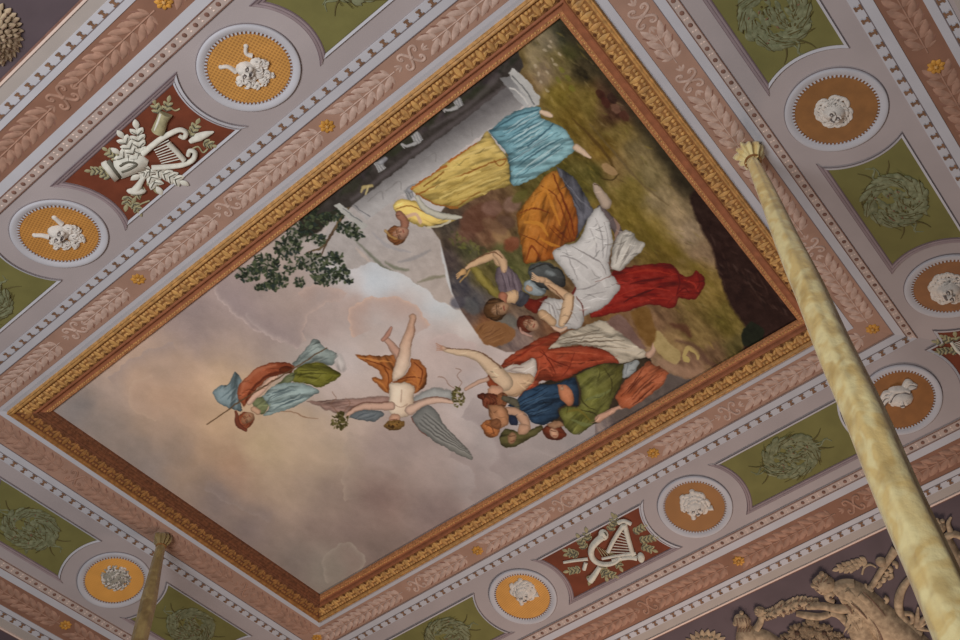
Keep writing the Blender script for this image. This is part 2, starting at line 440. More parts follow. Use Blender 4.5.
def place(o, u, v):
    """set an object on the vault, its own -z axis along the plaster's outward normal"""
    p = Vector(W(u, v)); q = Vector(W(u, v, .01)); o.location = p
    o.rotation_mode = 'QUATERNION'; o.rotation_quaternion = (q-p).to_track_quat('Z', 'Y')
class L3(B):
    """same shapes around a local origin, z away from the plaster"""
    def buildl(s, name, parent, label=None):
        me = bpy.data.meshes.new(name); me.from_pydata([(x*S, y*S, z*S) for x, y, z in s.v], [], s.f)
        for m in s.mats: me.materials.append(m)
        me.polygons.foreach_set('material_index', s.m); me.polygons.foreach_set('use_smooth', [True]*len(s.f)); me.update()
        o = bpy.data.objects.new(name, me); COL.objects.link(o); o.parent = parent
        if label: o['label'] = label
        return o
def copy_thing(o, label):
    r = o.copy(); COL.objects.link(r); r['label'] = label
    for ch in list(o.children):
        c = ch.copy(); COL.objects.link(c); c.parent = r; c.matrix_parent_inverse = Matrix.Identity(4)
    return r
ros = bpy.data.objects.new('gold_rosette', None); COL.objects.link(ros)
b = L3()
b.dome(0, 0, .0078, .0078, 0, .0012, GOLDD, seg=16, rings=2)
for k in range(8):
    a = k*math.pi/4; b.leaf(.0020*math.cos(a), .0020*math.sin(a), a, .0068, .0052, ROSG, h=.0026, n0=.0006)
b.buildl('petals', ros)
b = L3(); b.dome(0, 0, .0026, .0026, 0, .0042, GOLDB, seg=10, rings=3)
for k in range(6): b.dome(.0026*math.cos(k*1.047), .0026*math.sin(k*1.047), .0009, .0009, 0, .0035, ROSG, seg=6, rings=2)
b.buildl('boss', ros)
spots = [((-.7235, .2825), 'gold rosette'),
         ((-.4165, .2825), 'gold rosette on the upper left salmon band, near the top left gilded roundel'),
         ((-.7235, .9112), 'gold rosette on the lower right salmon band, left of centre above the lower gilded roundel'),
         ((-.4165, .9112), 'gold rosette on the lower right salmon band, between the harp panel and the green panel'),
         ((U0-.0665, V1+.0625), 'gold rosette at the bottom corner of the salmon band under the frame'),
         ((U1+.0665, V1+.0625), 'gold rosette at the right corner of the salmon band beside the yellow sleeve'),
         ((-.4205, V0-.2686), 'gold rosette on the terracotta band at the top edge, above the red lyre panel'),
         ((-.4165, V1+.2686), 'gold rosette on the outer terracotta band above the garland-bearing stucco figure'),
         ((U1+.2650, .599), 'gold rosette on the brown-pink band in the top right corner of the photo'),
         ((U0-.2660, .597), 'gold rosette on the terracotta band in the bottom left corner of the photo')]
spots[0] = (spots[0][0], 'gold rosette on the upper left salmon band, nearest the left gilded roundel')
for i, (p, lb) in enumerate(spots):
    r = ros if i == 0 else copy_thing(ros, lb)
    props(r, lb, 'rosette', 'gold rosettes on the leaf friezes'); place(r, *p)

# ------------------------------------------------------------------ gilded roundels with heads
CSL = .963
def medallion(side, a, label, gold, dark, net=None, mask=None):
    c = sp(side, a, .1675)
    cu, cv = (1, CSL) if side in ('upper', 'lower') else (CSL, 1)
    t = thing('medallion', c[0], c[1], label, 'medallion', 'gilded roundels with heads')
    def ring(b, prof, m, seg=72):
        b.grid([[(c[0]+r*cu*math.cos(q), c[1]+r*cv*math.sin(q), n) for q in (2*math.pi*i/seg for i in range(seg))] for r, n in prof], m, True)
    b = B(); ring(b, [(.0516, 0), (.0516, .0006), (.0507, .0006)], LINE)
    ring(b, [(.0509, .0004), (.0507, .0022), (.0500, .0028), (.0478, .0026), (.0440, .0020), (.0428, .0008)], WHITE)
    b.build('rim', t)
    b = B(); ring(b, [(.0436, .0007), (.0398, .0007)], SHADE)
    n = 66
    for i in range(n):
        q = 2*math.pi*i/n; dq = .026; r0, r1 = .0437, .0406
        b.add([(c[0]+r*cu*math.cos(x), c[1]+r*cv*math.sin(x), .0016) for r, x in ((r0, q-dq), (r0, q+dq), (r1, q+dq*.8), (r1, q-dq*.8))]+
              [(c[0]+r*cu*math.cos(x), c[1]+r*cv*math.sin(x), .0006) for r, x in ((r1, q+dq*.8), (r1, q-dq*.8))], [(0, 1, 2, 3), (3, 2, 4, 5)], WHITE)
    b.build('tooth_ring', t, False)
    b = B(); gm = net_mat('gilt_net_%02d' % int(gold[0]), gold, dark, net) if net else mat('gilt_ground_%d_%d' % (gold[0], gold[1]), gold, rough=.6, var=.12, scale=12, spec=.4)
    ring(b, [(.0404-.0404*k/6, .0009) for k in range(6)]+[(.0006, .0009)], gm)
    b.build('gilt_field', t, label='gold netted ground' if net else None)
    if mask:
        b = B(); b.sub = B(); mask(b, c); o = b.build('relief_head', t)
        if b.sub.v: b.sub.build('face', o)
    return t
E = lambda x, y: px(x, y)
PXN = 1.0
def pxs(x, y):
    """plan length of one photograph pixel at (x, y), the mean over directions"""
    a = px(x, y); p = px(x+2, y); q = px(x, y+2)
    return .25*(math.hypot(p[0]-a[0], p[1]-a[1])+math.hypot(q[0]-a[0], q[1]-a[1]))
def ang(p, q): return math.atan2(q[1]-p[1], q[0]-p[0])
def pdome(b, x, y, r, m, h=None, n0=.0008, ry=None):
    s_ = pxs(x, y); p = px(x, y); b.dome(p[0], p[1], r*s_, (ry or r)*s_, ang(p, px(x+3, y)), (h if h else r*.55)*s_, m, n0=n0, seg=12, rings=3)
def ptube(b, pts, r, m, n0=.0008, hk=1.0):
    s_ = pxs(*pts[0]); rr = [k*s_ for k in r] if isinstance(r, (list, tuple)) else r*s_
    b.tube([px(*p) for p in pts], rr, m, n0=n0, hk=hk)
def pleaf(b, x, y, x2, y2, w, m, n0=.0008, h=None, bend=0):
    p, q = px(x, y), px(x2, y2); s_ = pxs(x, y)
    b.leaf(p[0], p[1], ang(p, q), math.hypot(q[0]-p[0], q[1]-p[1]), w*s_, m, n0=n0, h=(h or w*.3)*s_, bend=bend)
def face(b, x, y, r, deg, m=None, k=1.0, rise=.62):
    """eyes, brows, nose, cheeks and mouth; deg is where the crown points in the photograph"""
    m = m or MASK; a = math.radians(deg); ux, uy = math.cos(a), math.sin(a); rx, ry = -uy, ux
    P = lambda s_, t_: (x+rx*s_*r+ux*t_*r, y+ry*s_*r+uy*t_*r)
    n = .0008+r*rise*pxs(x, y); f = b.sub; m2 = MASKD
    for s_ in (-.38, .38):
        e = P(s_, .08); pdome(f, e[0], e[1], r*.20, m2, h=r*.10, n0=n*.86); pdome(f, e[0], e[1], r*.09, m, h=r*.16, n0=n*.88)
        ptube(f, [P(s_-.24, .24), P(s_, .36), P(s_+.24, .24)], r*.09, m, n0=n*.86); ptube(f, [P(s_-.22, .16), P(s_+.2, .16)], r*.04, m2, n0=n*.95)
        c = P(s_*1.15, -.22); pdome(f, c[0], c[1], r*.26, m, h=r*.2, n0=n*.74)
    ptube(f, [P(0, .3), P(0, -.18)], [r*.08, r*.17], m, n0=n*.92, hk=1.6); c = P(0, -.24); pdome(f, c[0], c[1], r*.12, m2, h=r*.08, n0=n*.9)
    ptube(f, [P(-.26, -.42), P(0, -.46), P(.26, -.42)], r*.10, m2, n0=n*.80); ptube(f, [P(-.18, -.56), P(0, -.61), P(.18, -.56)], r*.10, m, n0=n*.74)
def lock(b, x, y, a, L, w, turn, n0=.0012):
    """one curling strand of hair with its shade as a dark line beside it"""
    pts = [(x, y), (x+L*.5*math.cos(a), y+L*.5*math.sin(a)*.9), (x+L*.9*math.cos(a+turn*.5), y+L*.9*math.sin(a+turn*.5)*.9), (x+L*1.0*math.cos(a+turn), y+L*1.0*math.sin(a+turn)*.9)]
    ptube(b, pts, [w, w*1.1, w*.5], MASK, n0=n0)
    ptube(b, [(p[0]+w*.9*math.sin(a), p[1]-w*.9*math.cos(a)) for p in pts[:3]], w*.28, MASKD, n0=n0+w*.5*pxs(x, y))
def mop(b, cx, cy, rx, ry, a0, a1, rows, seed, w=1.5, h0=.5):
    """rows of locks fanned between two directions (radians) round a centre"""
    rr = random.Random(seed)
    for j in range(rows):
        t = 1-j*.26; n = max(5, int((a1-a0)*5.2*t))
        for i in range(n):
            a = a0+(a1-a0)*(i+.5+.4*(j % 2))/n+rr.uniform(-.08, .08); r0 = t*.55
            lock(b, cx+rx*r0*math.cos(a), cy+ry*r0*math.sin(a), a+rr.uniform(-.3, .3), rx*.46*t, w*rr.uniform(.8, 1.1), rr.choice((-1.2, 1.0, 1.3)), n0=.0010+.0016*j)
def goat(fx, fy, fr, crown, horns, beard):
    def f(b, c):
        bx = sum(q[0] for q in beard)/len(beard); by = sum(q[1] for q in beard)/len(beard)
        for x, y, r in beard: pdome(b, x, y, r*.85, MASK, h=r*.45)
        rr = random.Random(int(fx))
        for x, y, r in beard:
            for k in range(6):
                a = math.atan2(y-fy, x-fx)+rr.uniform(-1.1, 1.1); lock(b, x+r*.2*math.cos(k*2.1), y+r*.2*math.sin(k*2.1), a, r*.95, r*.21, rr.choice((-1.1, 1.2)), n0=.0020+.0006*(k % 3))
        pdome(b, fx, fy, fr, MASK, h=fr*.66, ry=fr*.85)
        for h_ in horns: ptube(b, h_, [2.6, 2.0, 1.8], MASK, hk=1.3); pdome(b, h_[-1][0], h_[-1][1], 2.4, MASK, h=2.2)
        face(b, fx, fy, fr, crown, rise=.82)
    return f
def curls(fx, fy, k, crown=200):
    def f(b, c):
        mop(b, fx, fy-1*k, 15*k, 12*k, 2.6, 6.9, 3, int(fx), 1.7*k)
        pdome(b, fx+1*k, fy+1*k, 10*k, MASK, h=5.6*k, ry=9*k)
        mop(b, fx, fy-3*k, 10*k, 8*k, 3.0, 6.3, 2, int(fx)+1, 1.6*k)
        ptube(b, [(fx+9*k, fy+1*k), (fx+13*k, fy+3*k), (fx+18*k, fy+2*k)], [2.4*k, 1.8*k, 2.6*k], MASK, hk=1.2)
        ptube(b, [(fx-6*k, fy+6*k), (fx-3*k, fy+9*k), (fx-1*k, fy+13*k)], [2.6*k, 1.9*k, 2.4*k], MASK, hk=1.2)
        ptube(b, [(fx-12*k, fy-4*k), (fx-14*k, fy-8*k), (fx-11*k, fy-10*k)], [1.6*k, 1.4*k], MASK, hk=1.2)
        pdome(b, fx-3*k, fy-14*k, 2.6*k, MASK, h=2*k)
        face(b, fx+1.5*k, fy+3*k, 8.2*k, 250, rise=.68)
    return f
def leafy(cx, cy, rx, ry, seed, crown=None, rows=4, facer=0):
    def f(b, c):
        rnd = random.Random(seed)
        pdome(b, cx, cy, rx*.72, MASK if facer else MASKG, h=rx*.22, ry=ry*.72)
        if facer:
            mop(b, cx, cy, rx, ry, 0, 6.283, rows, seed, rx*.075)
            pdome(b, cx, cy, facer, MASK, h=facer*.75, n0=.0020, ry=facer*.85); face(b, cx, cy, facer*.95, crown, rise=1.15)
        else:
            for j in range(6):
                t = 1-j*.15; n = int(26*t)
                for i in range(n):
                    a = 2*math.pi*(i+.5*(j % 2))/n+rnd.uniform(-.1, .1); x, y = cx+rx*t*.82*math.cos(a), cy+ry*t*.82*math.sin(a)
                    if rnd.random() < .55: lock(b, x, y, a+rnd.uniform(-.8, .8), rx*.2, rx*.05, 1.2, n0=.001+.0008*j)
                    else: pleaf(b, x, y, x+rx*.2*math.cos(a), y+ry*.2*math.sin(a), rx*.15, MASKG, n0=.001+.0008*j, h=rx*.08)
                    if i % 2: pdome(b, x+rx*.05, y, rx*.045, MASKD, h=rx*.04, n0=.0022+.0008*j)
    return f
def winged(b, c):
    x, y = 900, 397.5
    pdome(b, x, y, 12.2, MASK, h=6.5, ry=9.6)
    ptube(b, [(888.5, 399), (893, 391), (901, 388.5), (909, 390.5)], [1.6, 2.2, 1.6], MASK, n0=.0034, hk=1.2); ptube(b, [(889.5, 400.5), (894, 393), (901, 390.5), (908, 392)], .6, MASKD, n0=.0062)
    pdome(b, 898.5, 389.5, 10, MASK, h=5, ry=4.6)
    for k, (w0, w1, w2) in enumerate((((889, 395), (883, 397), (880, 405)), ((890, 392), (884.5, 392.5), (879.5, 400)), ((889, 398), (885, 401), (881.5, 408)))):
        ptube(b, [w0, w1, w2], [2.6, 2.2, .8], MASK, n0=.0010, hk=1.0); ptube(b, [(w0[0], w0[1]+1.6), (w1[0]+1, w1[1]+1.6), (w2[0]+1, w2[1])], .35, MASKD, n0=.003)
    for k, (w0, w1, w2) in enumerate((((905, 387.5), (909, 382.5), (917, 385)), ((904, 386), (907, 380.5), (912, 381.5)), ((908, 388), (912, 387), (916.5, 386.5)))):
        ptube(b, [w0, w1, w2], [2.6, 2.4, .8], MASK, n0=.0010, hk=1.0); ptube(b, [(w0[0], w0[1]+1.5), (w1[0], w1[1]+1.6), (w2[0], w2[1]+1)], .35, MASKD, n0=.003)
    for k in range(6):
        a = 2.3+k*.33; pdome(b, x+11*math.cos(a), y+8.8*math.sin(a), 2.3, MASK, h=1.8)
    face(b, 901, 399.5, 8.8, 262, rise=.66)
m1 = goat(246.5, 68.5, 10.0, 200, [[(236, 71), (228, 66), (221, 66.5)], [(252, 55), (246, 52.5), (246, 45.5)]],
          [(256, 62, 6.5), (264, 63, 5.5), (257, 71, 7), (266, 73, 5.5), (263, 80, 5), (256, 84, 4.5), (248, 81, 6), (241, 79, 5.5), (272, 74, 3), (251, 75, 6)])
m2 = goat(59, 231.5, 9.4, 205, [[(49, 236), (42, 234.5), (35, 234.5)], [(62, 223), (57, 219), (54.5, 217)]],
          [(68, 228, 6), (75, 229, 5.5), (73, 236, 6.5), (80, 236, 4.5), (82.5, 239, 3), (74, 243, 4.6), (66, 243, 5), (58, 243, 5), (54, 240, 4.4)])
OD = (96, 52, 16)
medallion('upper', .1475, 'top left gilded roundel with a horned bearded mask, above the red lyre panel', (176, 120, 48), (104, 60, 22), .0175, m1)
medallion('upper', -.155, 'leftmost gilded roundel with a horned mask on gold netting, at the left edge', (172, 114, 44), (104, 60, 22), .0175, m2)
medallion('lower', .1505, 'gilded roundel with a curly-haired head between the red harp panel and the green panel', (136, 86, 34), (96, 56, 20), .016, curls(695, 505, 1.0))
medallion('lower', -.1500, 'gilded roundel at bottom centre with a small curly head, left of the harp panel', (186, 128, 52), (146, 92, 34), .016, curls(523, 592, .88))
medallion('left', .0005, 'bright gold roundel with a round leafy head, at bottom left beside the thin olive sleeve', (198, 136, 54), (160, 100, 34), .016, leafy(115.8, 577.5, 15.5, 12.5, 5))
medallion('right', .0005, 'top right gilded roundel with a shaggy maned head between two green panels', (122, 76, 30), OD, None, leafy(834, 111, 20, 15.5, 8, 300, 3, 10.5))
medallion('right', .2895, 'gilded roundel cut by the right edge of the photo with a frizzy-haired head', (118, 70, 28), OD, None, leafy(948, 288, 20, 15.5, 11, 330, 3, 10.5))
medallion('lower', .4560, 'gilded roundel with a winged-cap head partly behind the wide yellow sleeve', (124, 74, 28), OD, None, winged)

# ------------------------------------------------------------------ painted panels between the roundels
RA = .0765; PA = .0405; DC = .1675
def panel_outline(side, c0, c1, e=0.0):
    """closed outline, concave arcs around the roundels at c0 and c1; e grows it outward"""
    out = []; pa = PA+e; ra = RA-e; N = 14
    q = [(-1+2*i/N) for i in range(N+1)]
    for x in q: y = x*pa; out.append((c1-math.sqrt(ra*ra-y*y), y))
    for x in reversed(q): y = x*pa; out.append((c0+math.sqrt(ra*ra-y*y), y))
    return [sp(side, a, DC+y*CSL) for a, y in out], N
def lofted(b, a, c, n0, n1, m, closed=True):
    """band between two outlines of equal length"""
    k = len(b.v); N = len(a); b.v += [p+(n0,) for p in a]+[p+(n1,) for p in c]; i = b.mi(m)
    for j in range(N if closed else N-1):
        j2 = (j+1) % N; b.f.append((k+j, k+j2, k+N+j2, k+N+j)); b.m.append(i)
def moulding(b, side, c0, c1, a, z, kind):
    """one stretch of moulding around a panel, from outline index a to z; lit edges painted pale, shaded ones mauve"""
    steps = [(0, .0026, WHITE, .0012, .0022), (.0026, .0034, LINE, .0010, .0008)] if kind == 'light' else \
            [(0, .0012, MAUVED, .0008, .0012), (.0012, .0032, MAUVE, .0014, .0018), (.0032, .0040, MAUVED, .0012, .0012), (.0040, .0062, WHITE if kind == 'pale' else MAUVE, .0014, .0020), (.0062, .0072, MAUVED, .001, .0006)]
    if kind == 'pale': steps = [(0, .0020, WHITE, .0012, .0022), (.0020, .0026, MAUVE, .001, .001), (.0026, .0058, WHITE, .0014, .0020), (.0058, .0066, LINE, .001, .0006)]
    for e0, e1, m, n0, n1 in steps:
        p0 = panel_outline(side, c0, c1, e0)[0]; p1 = panel_outline(side, c0, c1, e1)[0]; N = len(p0)
        idx = [k % N for k in range(a, z+1)]
        lofted(b, [p0[k] for k in idx], [p1[k] for k in idx], n0, n1, m, closed=False)
def panel(side, c0, c1, color, label, inner, end0, end1, group):
    """inner: kind of the edge nearest the picture; the other long edge is the opposite kind"""
    mid = sp(side, (c0+c1)/2, DC); t = thing('painted_panel', mid[0], mid[1], label, 'panel', group)
    pts, N = panel_outline(side, c0, c1); b = B(); rows = []
    for i in range(N+1):
        p, q = pts[i], pts[len(pts)-1-i]; rows.append([(p[0]+(q[0]-p[0])*k/12, p[1]+(q[1]-p[1])*k/12, .0004) for k in range(13)])
    b.grid(rows, color); b.build('panel_ground', t, False)
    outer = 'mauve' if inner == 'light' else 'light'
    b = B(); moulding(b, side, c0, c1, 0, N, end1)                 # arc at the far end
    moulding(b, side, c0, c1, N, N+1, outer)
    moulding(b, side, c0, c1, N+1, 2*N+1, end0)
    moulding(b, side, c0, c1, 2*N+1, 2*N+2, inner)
    b.build('panel_moulding', t, False)
    return t
G1 = 'green panels with painted wreaths'
lw = []
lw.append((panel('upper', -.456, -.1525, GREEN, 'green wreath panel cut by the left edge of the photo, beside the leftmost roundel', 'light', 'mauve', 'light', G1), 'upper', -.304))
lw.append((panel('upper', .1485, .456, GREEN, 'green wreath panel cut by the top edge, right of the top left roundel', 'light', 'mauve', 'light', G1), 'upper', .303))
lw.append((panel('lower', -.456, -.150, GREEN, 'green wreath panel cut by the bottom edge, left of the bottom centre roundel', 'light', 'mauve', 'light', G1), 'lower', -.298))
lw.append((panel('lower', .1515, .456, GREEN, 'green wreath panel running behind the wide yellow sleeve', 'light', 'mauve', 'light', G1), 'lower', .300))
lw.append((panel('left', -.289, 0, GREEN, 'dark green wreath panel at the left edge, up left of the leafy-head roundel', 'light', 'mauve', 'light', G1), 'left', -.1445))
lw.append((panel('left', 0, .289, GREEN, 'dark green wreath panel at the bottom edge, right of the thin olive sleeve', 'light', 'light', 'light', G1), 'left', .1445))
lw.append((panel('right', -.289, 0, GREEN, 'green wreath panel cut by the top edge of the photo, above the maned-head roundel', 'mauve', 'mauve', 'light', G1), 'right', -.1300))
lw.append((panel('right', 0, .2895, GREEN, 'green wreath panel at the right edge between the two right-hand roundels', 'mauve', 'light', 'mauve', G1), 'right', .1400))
def wreath(t, side, a0, seed):
    rnd = random.Random(seed); b = B(); bd = B()
    P = lambda a, y: sp(side, a0+a, DC+y*CSL)
    al = 0 if side in ('upper', 'lower') else math.pi/2
    for j in range(3):
        for i in range(30):
            q = 2*math.pi*i/30+rnd.uniform(-.1, .1); k = .62+.15*j+rnd.uniform(-.06, .06)
            p = P(.036*k*math.cos(q), .0315*k*math.sin(q)); r = P(.036*(k+.24)*math.cos(q+.55), .0315*(k+.24)*math.sin(q+.55))
            b.leaf(p[0], p[1], ang(p, r), .0125, .0074, GREENL, h=.0020, n0=.0004+.0004*j, bend=rnd.uniform(-.4, .4))
            if rnd.random() < .35: bd.tube([p, r], .0004, GREEND, n0=.0018+.0004*j)
    for i in range(54):                                             # branches and ribbons crossing the middle
        x, y = rnd.gauss(0, .012), rnd.gauss(0, .010); q = rnd.uniform(-.5, .5)+.5
        p = P(x, y); r = P(x+.01*math.cos(q), y+.01*math.sin(q))
        b.leaf(p[0], p[1], ang(p, r), .013, .0048, GREENL, h=.0016, n0=.0005, bend=.4)
        if i % 3 == 0: bd.tube([P(x, y+.002), P(x+.008, y+.001), P(x+.016, y+.005)], [.0008, .0003], GREEND, n0=.0012)
    for k in range(34):                                             # brown and olive berry dots among the leaves
        q = rnd.uniform(0, 6.283); r_ = .030*math.sqrt(rnd.random()); p = P(r_*1.1*math.cos(q), r_*math.sin(q)); bd.dome(p[0], p[1], rnd.uniform(.0008, .0022), .0009, q+1.5, .0008, BROWN if k % 3 == 0 else GREEND, n0=.0022, seg=6, rings=1)
    for k in range(46):
        q = 2*math.pi*k/46; p = P(.0375*math.cos(q), .0325*math.sin(q)); r = P(.0385*math.cos(q+.12), .0335*math.sin(q+.12))
        if (k//5) % 4 != 3: bd.tube([p, r], .0006, GREEND, n0=.0006)
    for s_ in (-1, 1):                                              # loose ribbon ends
        for f in (-.5, 0, .5):
            pts = [P(s_*.036, f*.012), P(s_*.046, f*.024+.002), P(s_*.054, f*.034)]
            bd.tube(pts, [.0011, .0004], GREEND if f else GREENL, n0=.0006)
        b.tube([P(s_*.028, .0), P(s_*.040, s_*.006), P(s_*.050, 0), P(s_*.056, s_*.008)], [.0016, .0011, .0005], GREENL, n0=.0004)
    b.build('leaf_wreath', t, label='grey-green painted wreath'); bd.build('dark_ribbon', t, label='dark olive ribbon and stems')
for i, (t, side, a0) in enumerate(lw): wreath(t, side, a0, 20+i)

G2 = 'red panels with musical trophies'
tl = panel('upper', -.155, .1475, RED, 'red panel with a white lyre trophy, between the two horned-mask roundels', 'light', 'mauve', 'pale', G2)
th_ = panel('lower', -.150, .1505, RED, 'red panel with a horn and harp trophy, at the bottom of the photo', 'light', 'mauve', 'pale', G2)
def leaves(b, lst, m, L=9, w=5, n0=.0008):
    for i, (x, y, deg) in enumerate(lst):
        a = math.radians(deg)
        pleaf(b, x, y, x+L*math.cos(a), y+L*math.sin(a), w, m, n0=n0)
def sprig(b, x, y, deg, n, m, L=6, w=4, n0=.0006):
    L *= 1.18
    """stem with paired leaves"""
    a = math.radians(deg); ux, uy = math.cos(a), math.sin(a)
    ptube(b, [(x, y), (x+ux*n*L*.6, y+uy*n*L*.6)], .7, m, n0=n0)
    for i in range(n):
        cx, cy = x+ux*i*L*.62, y+uy*i*L*.62
        for s_ in (-1, 1):
            q = a+s_*(.85-.12*(i % 2)); ptube(b, [(cx, cy), (cx+L*.7*math.cos(q+.12*s_), cy+L*.6*math.sin(q+.12*s_))], .45, GRISD, n0=n0+.0014 if m is not STONE else 0); pleaf(b, cx, cy, cx+L*math.cos(q), cy+L*math.sin(q)*.85, w, m, n0=n0)
    pleaf(b, x+ux*n*L*.6, y+uy*n*L*.6, x+ux*(n*L*.6+L), y+uy*(n*L*.6+L), w, m, n0=n0)
b = B()
for x, y, dg, n in ((104, 170, 178, 3), (118, 158, 215, 3), (110, 176, 200, 2), (158, 112, 250, 2), (166, 110, 285, 2), (190, 135, 300, 3), (204, 142, 20, 2), (142, 186, 120, 3), (128, 196, 100, 2), (134, 203, 60, 2), (150, 180, 60, 2)):
    sprig(b, x, y, dg, n, GRISG)
for pts in ([(154, 107), (158, 104), (163, 108), (168, 106), (175, 110), (180, 108)], [(190, 150), (198, 146), (203, 152), (208, 148)], [(126, 203), (134, 207), (142, 203), (150, 200)]): ptube(b, pts, .8, GRISG)
b.build('olive_foliage', tl, label='olive-grey painted foliage')
b = B()
for x, y, dg, n in ((140, 152, 262, 4), (137, 157, 235, 4), (134, 163, 215, 3), (148, 170, 60, 3), (158, 170, 25, 4), (150, 168, 150, 2)):
    sprig(b, x, y, dg, n, GRIS, L=8.5, w=6, n0=.0016)
b.build('white_laurel', tl, label='white laurel sprays')
b = B()
b.plate([px(x, y) for x, y in ((113, 159), (140, 153), (149, 160), (147, 168), (121, 178), (113, 170))], .0034, GRIS, bevel=.08)
b.plate([px(x, y) for x, y in ((101, 162.5), (106, 160), (119.5, 176.5), (115, 180))], .0042, GRIS, bevel=.05)
b.plate([px(x, y) for x, y in ((107, 160.5), (110, 159), (122, 175), (119.5, 177))], .0037, GRISD)
ptube(b, [(120, 164), (128, 160), (137, 162), (130, 167), (122, 170)], 1.1, GRISD, n0=.0034)
ptube(b, [(143, 152), (157, 140), (170, 132), (180, 128), (186, 131), (184, 136), (179, 134)], [2.6, 2.4, 2.2, 1.8], GRIS, n0=.0024, hk=1.3)
ptube(b, [(152, 166), (168, 165), (183, 163), (193, 158), (195, 151), (190, 149), (188, 154)], [2.6, 2.4, 2.2, 1.8], GRIS, n0=.0024, hk=1.3)
ptube(b, [(168, 141), (176, 149), (184, 158)], [2.6, 2.6], GRIS, n0=.003, hk=1.2)
lyre = b.build('lyre', tl, label='white painted lyre')
b = B()
for k in range(8): ptube(b, [(153+k*1.2, 146.5+k*2.2), (169+k*2.0, 138.5+k*2.6)], .5, GRIS, n0=.0026)
b.build('strings', lyre)
b = B()
ptube(b, [(147, 170), (141, 181), (136, 189)], [1.8, 2.4, 4], GRIS, n0=.0012); pdome(b, 136.5, 190, 8.5, GRIS, h=4, ry=3.6, n0=.0014); pdome(b, 137, 191.5, 5.5, GRISD, h=2, ry=1.8, n0=.0030)
b.build('trumpet', tl, label='grey-white trumpet')
b = B(); ptube(b, [(158, 131), (162, 120), (166, 112)], [6, 5, 6], GRISG, n0=.0008); ptube(b, [(155, 128), (159, 117), (161, 111)], 1.2, GRIS, n0=.0042)
b.build('quiver', tl, label='olive quiver')
b = B(); ptube(b, [(190, 141), (199, 136), (207, 133), (214, 131)], [2, 4.2, 3, .6], GRIS, n0=.0012)
b.build('torch', tl, label='grey-white torch')

b = B()
for x, y, dg, n in ((578, 555, 200, 3), (585, 548, 240, 3), (576, 552, 165, 2), (580, 569, 170, 3), (604, 572, 20, 3), (602, 566, 70, 3), (610, 530, 290, 3), (618, 524, 240, 2), (634, 532, 330, 3), (640, 540, 350, 4), (642, 546, 20, 3), (616, 560, 60, 2), (592, 576, 110, 1), (588, 540, 260, 2)):
    sprig(b, x, y, dg, n, GRISG, L=5.2, w=3.6)
b.build('olive_foliage', th_, label='olive-grey painted foliage')
b = B()
ptube(b, [(603.5, 535), (597, 540.5), (592, 547), (591.5, 555), (597, 561.5), (607, 563.5), (616, 561), (621, 556)], [3.4, 3, 2.6, 2.2, 1.6], GRIS, n0=.0014, hk=1.2)
pdome(b, 603.5, 534, 4.6, GRIS, h=3, n0=.0018, ry=6.2); pdome(b, 604.5, 533.5, 2.8, GRISD, h=1.6, n0=.0036, ry=4.4)
b.build('horn', th_, label='white curved horn')
b = B()
ptube(b, [(624.5, 523), (628, 537), (633, 554)], [2.4, 2.2], GRIS, n0=.002, hk=1.2); ptube(b, [(623.5, 524), (614, 539), (608, 551)], [2.2, 1.8], GRIS, n0=.002, hk=1.2)
ptube(b, [(618, 522), (624, 520), (631, 523)], 2.0, GRIS, n0=.002)
harp = b.build('harp', th_, label='white harp frame')
b = B()
for k in range(9): ptube(b, [(622-k*1.9, 527+k*3.0), (626.5+k*.75, 532+k*2.5)], .45, GRIS, n0=.0018)
for k in range(6): ptube(b, [(596+k*3, 545+k*1.5), (603+k*3, 556-k*.3)], .4, GRISG, n0=.0018)
b.build('strings', harp)
b = B()
ptube(b, [(563.5, 562), (575, 560), (588, 558.5)], [1.2, 1.6], GRIS, n0=.001); ptube(b, [(602, 557.5), (620, 554), (636, 552)], [1.2, 1.4], GRIS, n0=.003)
ptube(b, [(612, 560), (628, 557), (637, 557.5)], [1.5, 2.6], GRIS, n0=.0012); pdome(b, 641, 557, 3.4, GRIS, h=3, ry=5.6, n0=.001); pdome(b, 642, 557, 1.8, GRISD, h=1.2, ry=3.8, n0=.003)
b.build('trumpet', th_, label='grey-white trumpet')
b = B(); ptube(b, [(600, 566), (595, 574), (590, 580)], [2, 3.4], GRIS, n0=.001); ptube(b, [(586, 562), (584, 569)], [1.8, 1.8], GRIS, n0=.001)
b.build('flute', th_, label='short grey-white flutes')

# corner panel beyond the right corner of the picture
cu, cv = UC, VC
def corner_outline(e=0.0):
    pts = []; ra = RA-e; hw, hv = (U1-U0)/2, (V1-V0)/2; i0 = .1265-e; i1 = .2075+e
    A = (hw+DC, .289); Bc = (.456, hv+DC)
    y = hv+i0; x = Bc[0]+math.sqrt(ra*ra-(y-Bc[1])**2)*1.0
    pts.append((hw+i0, y))
    a0 = math.atan2(y-Bc[1], x-Bc[0]); a1 = math.asin(min(1, (hv+i1-Bc[1])/ra))
    for k in range(13): a = a0+(a1-a0)*k/12; pts.append((Bc[0]+ra*math.cos(a), Bc[1]+ra*math.sin(a)))
    pts.append((hw+i1, hv+i1))
    x1 = hw+i1; a0 = math.acos(min(1, (x1-A[0])/ra)); a1 = math.pi-math.acos(min(1, (A[0]-hw-i0)/ra))
    for k in range(13): a = a0+(a1-a0)*k/12; pts.append((A[0]+ra*math.cos(a), A[1]+ra*math.sin(a)))
    return [(UC+p[0], VC+p[1]) for p in pts]
p0 = corner_outline(); t = thing('painted_panel', UC+.585, VC+.42, 'small red notch-cornered panel at the right edge between two roundels', 'panel', G2)
b = B(); cc = (UC+.565, VC+.400)
N = len(p0); rings = 6
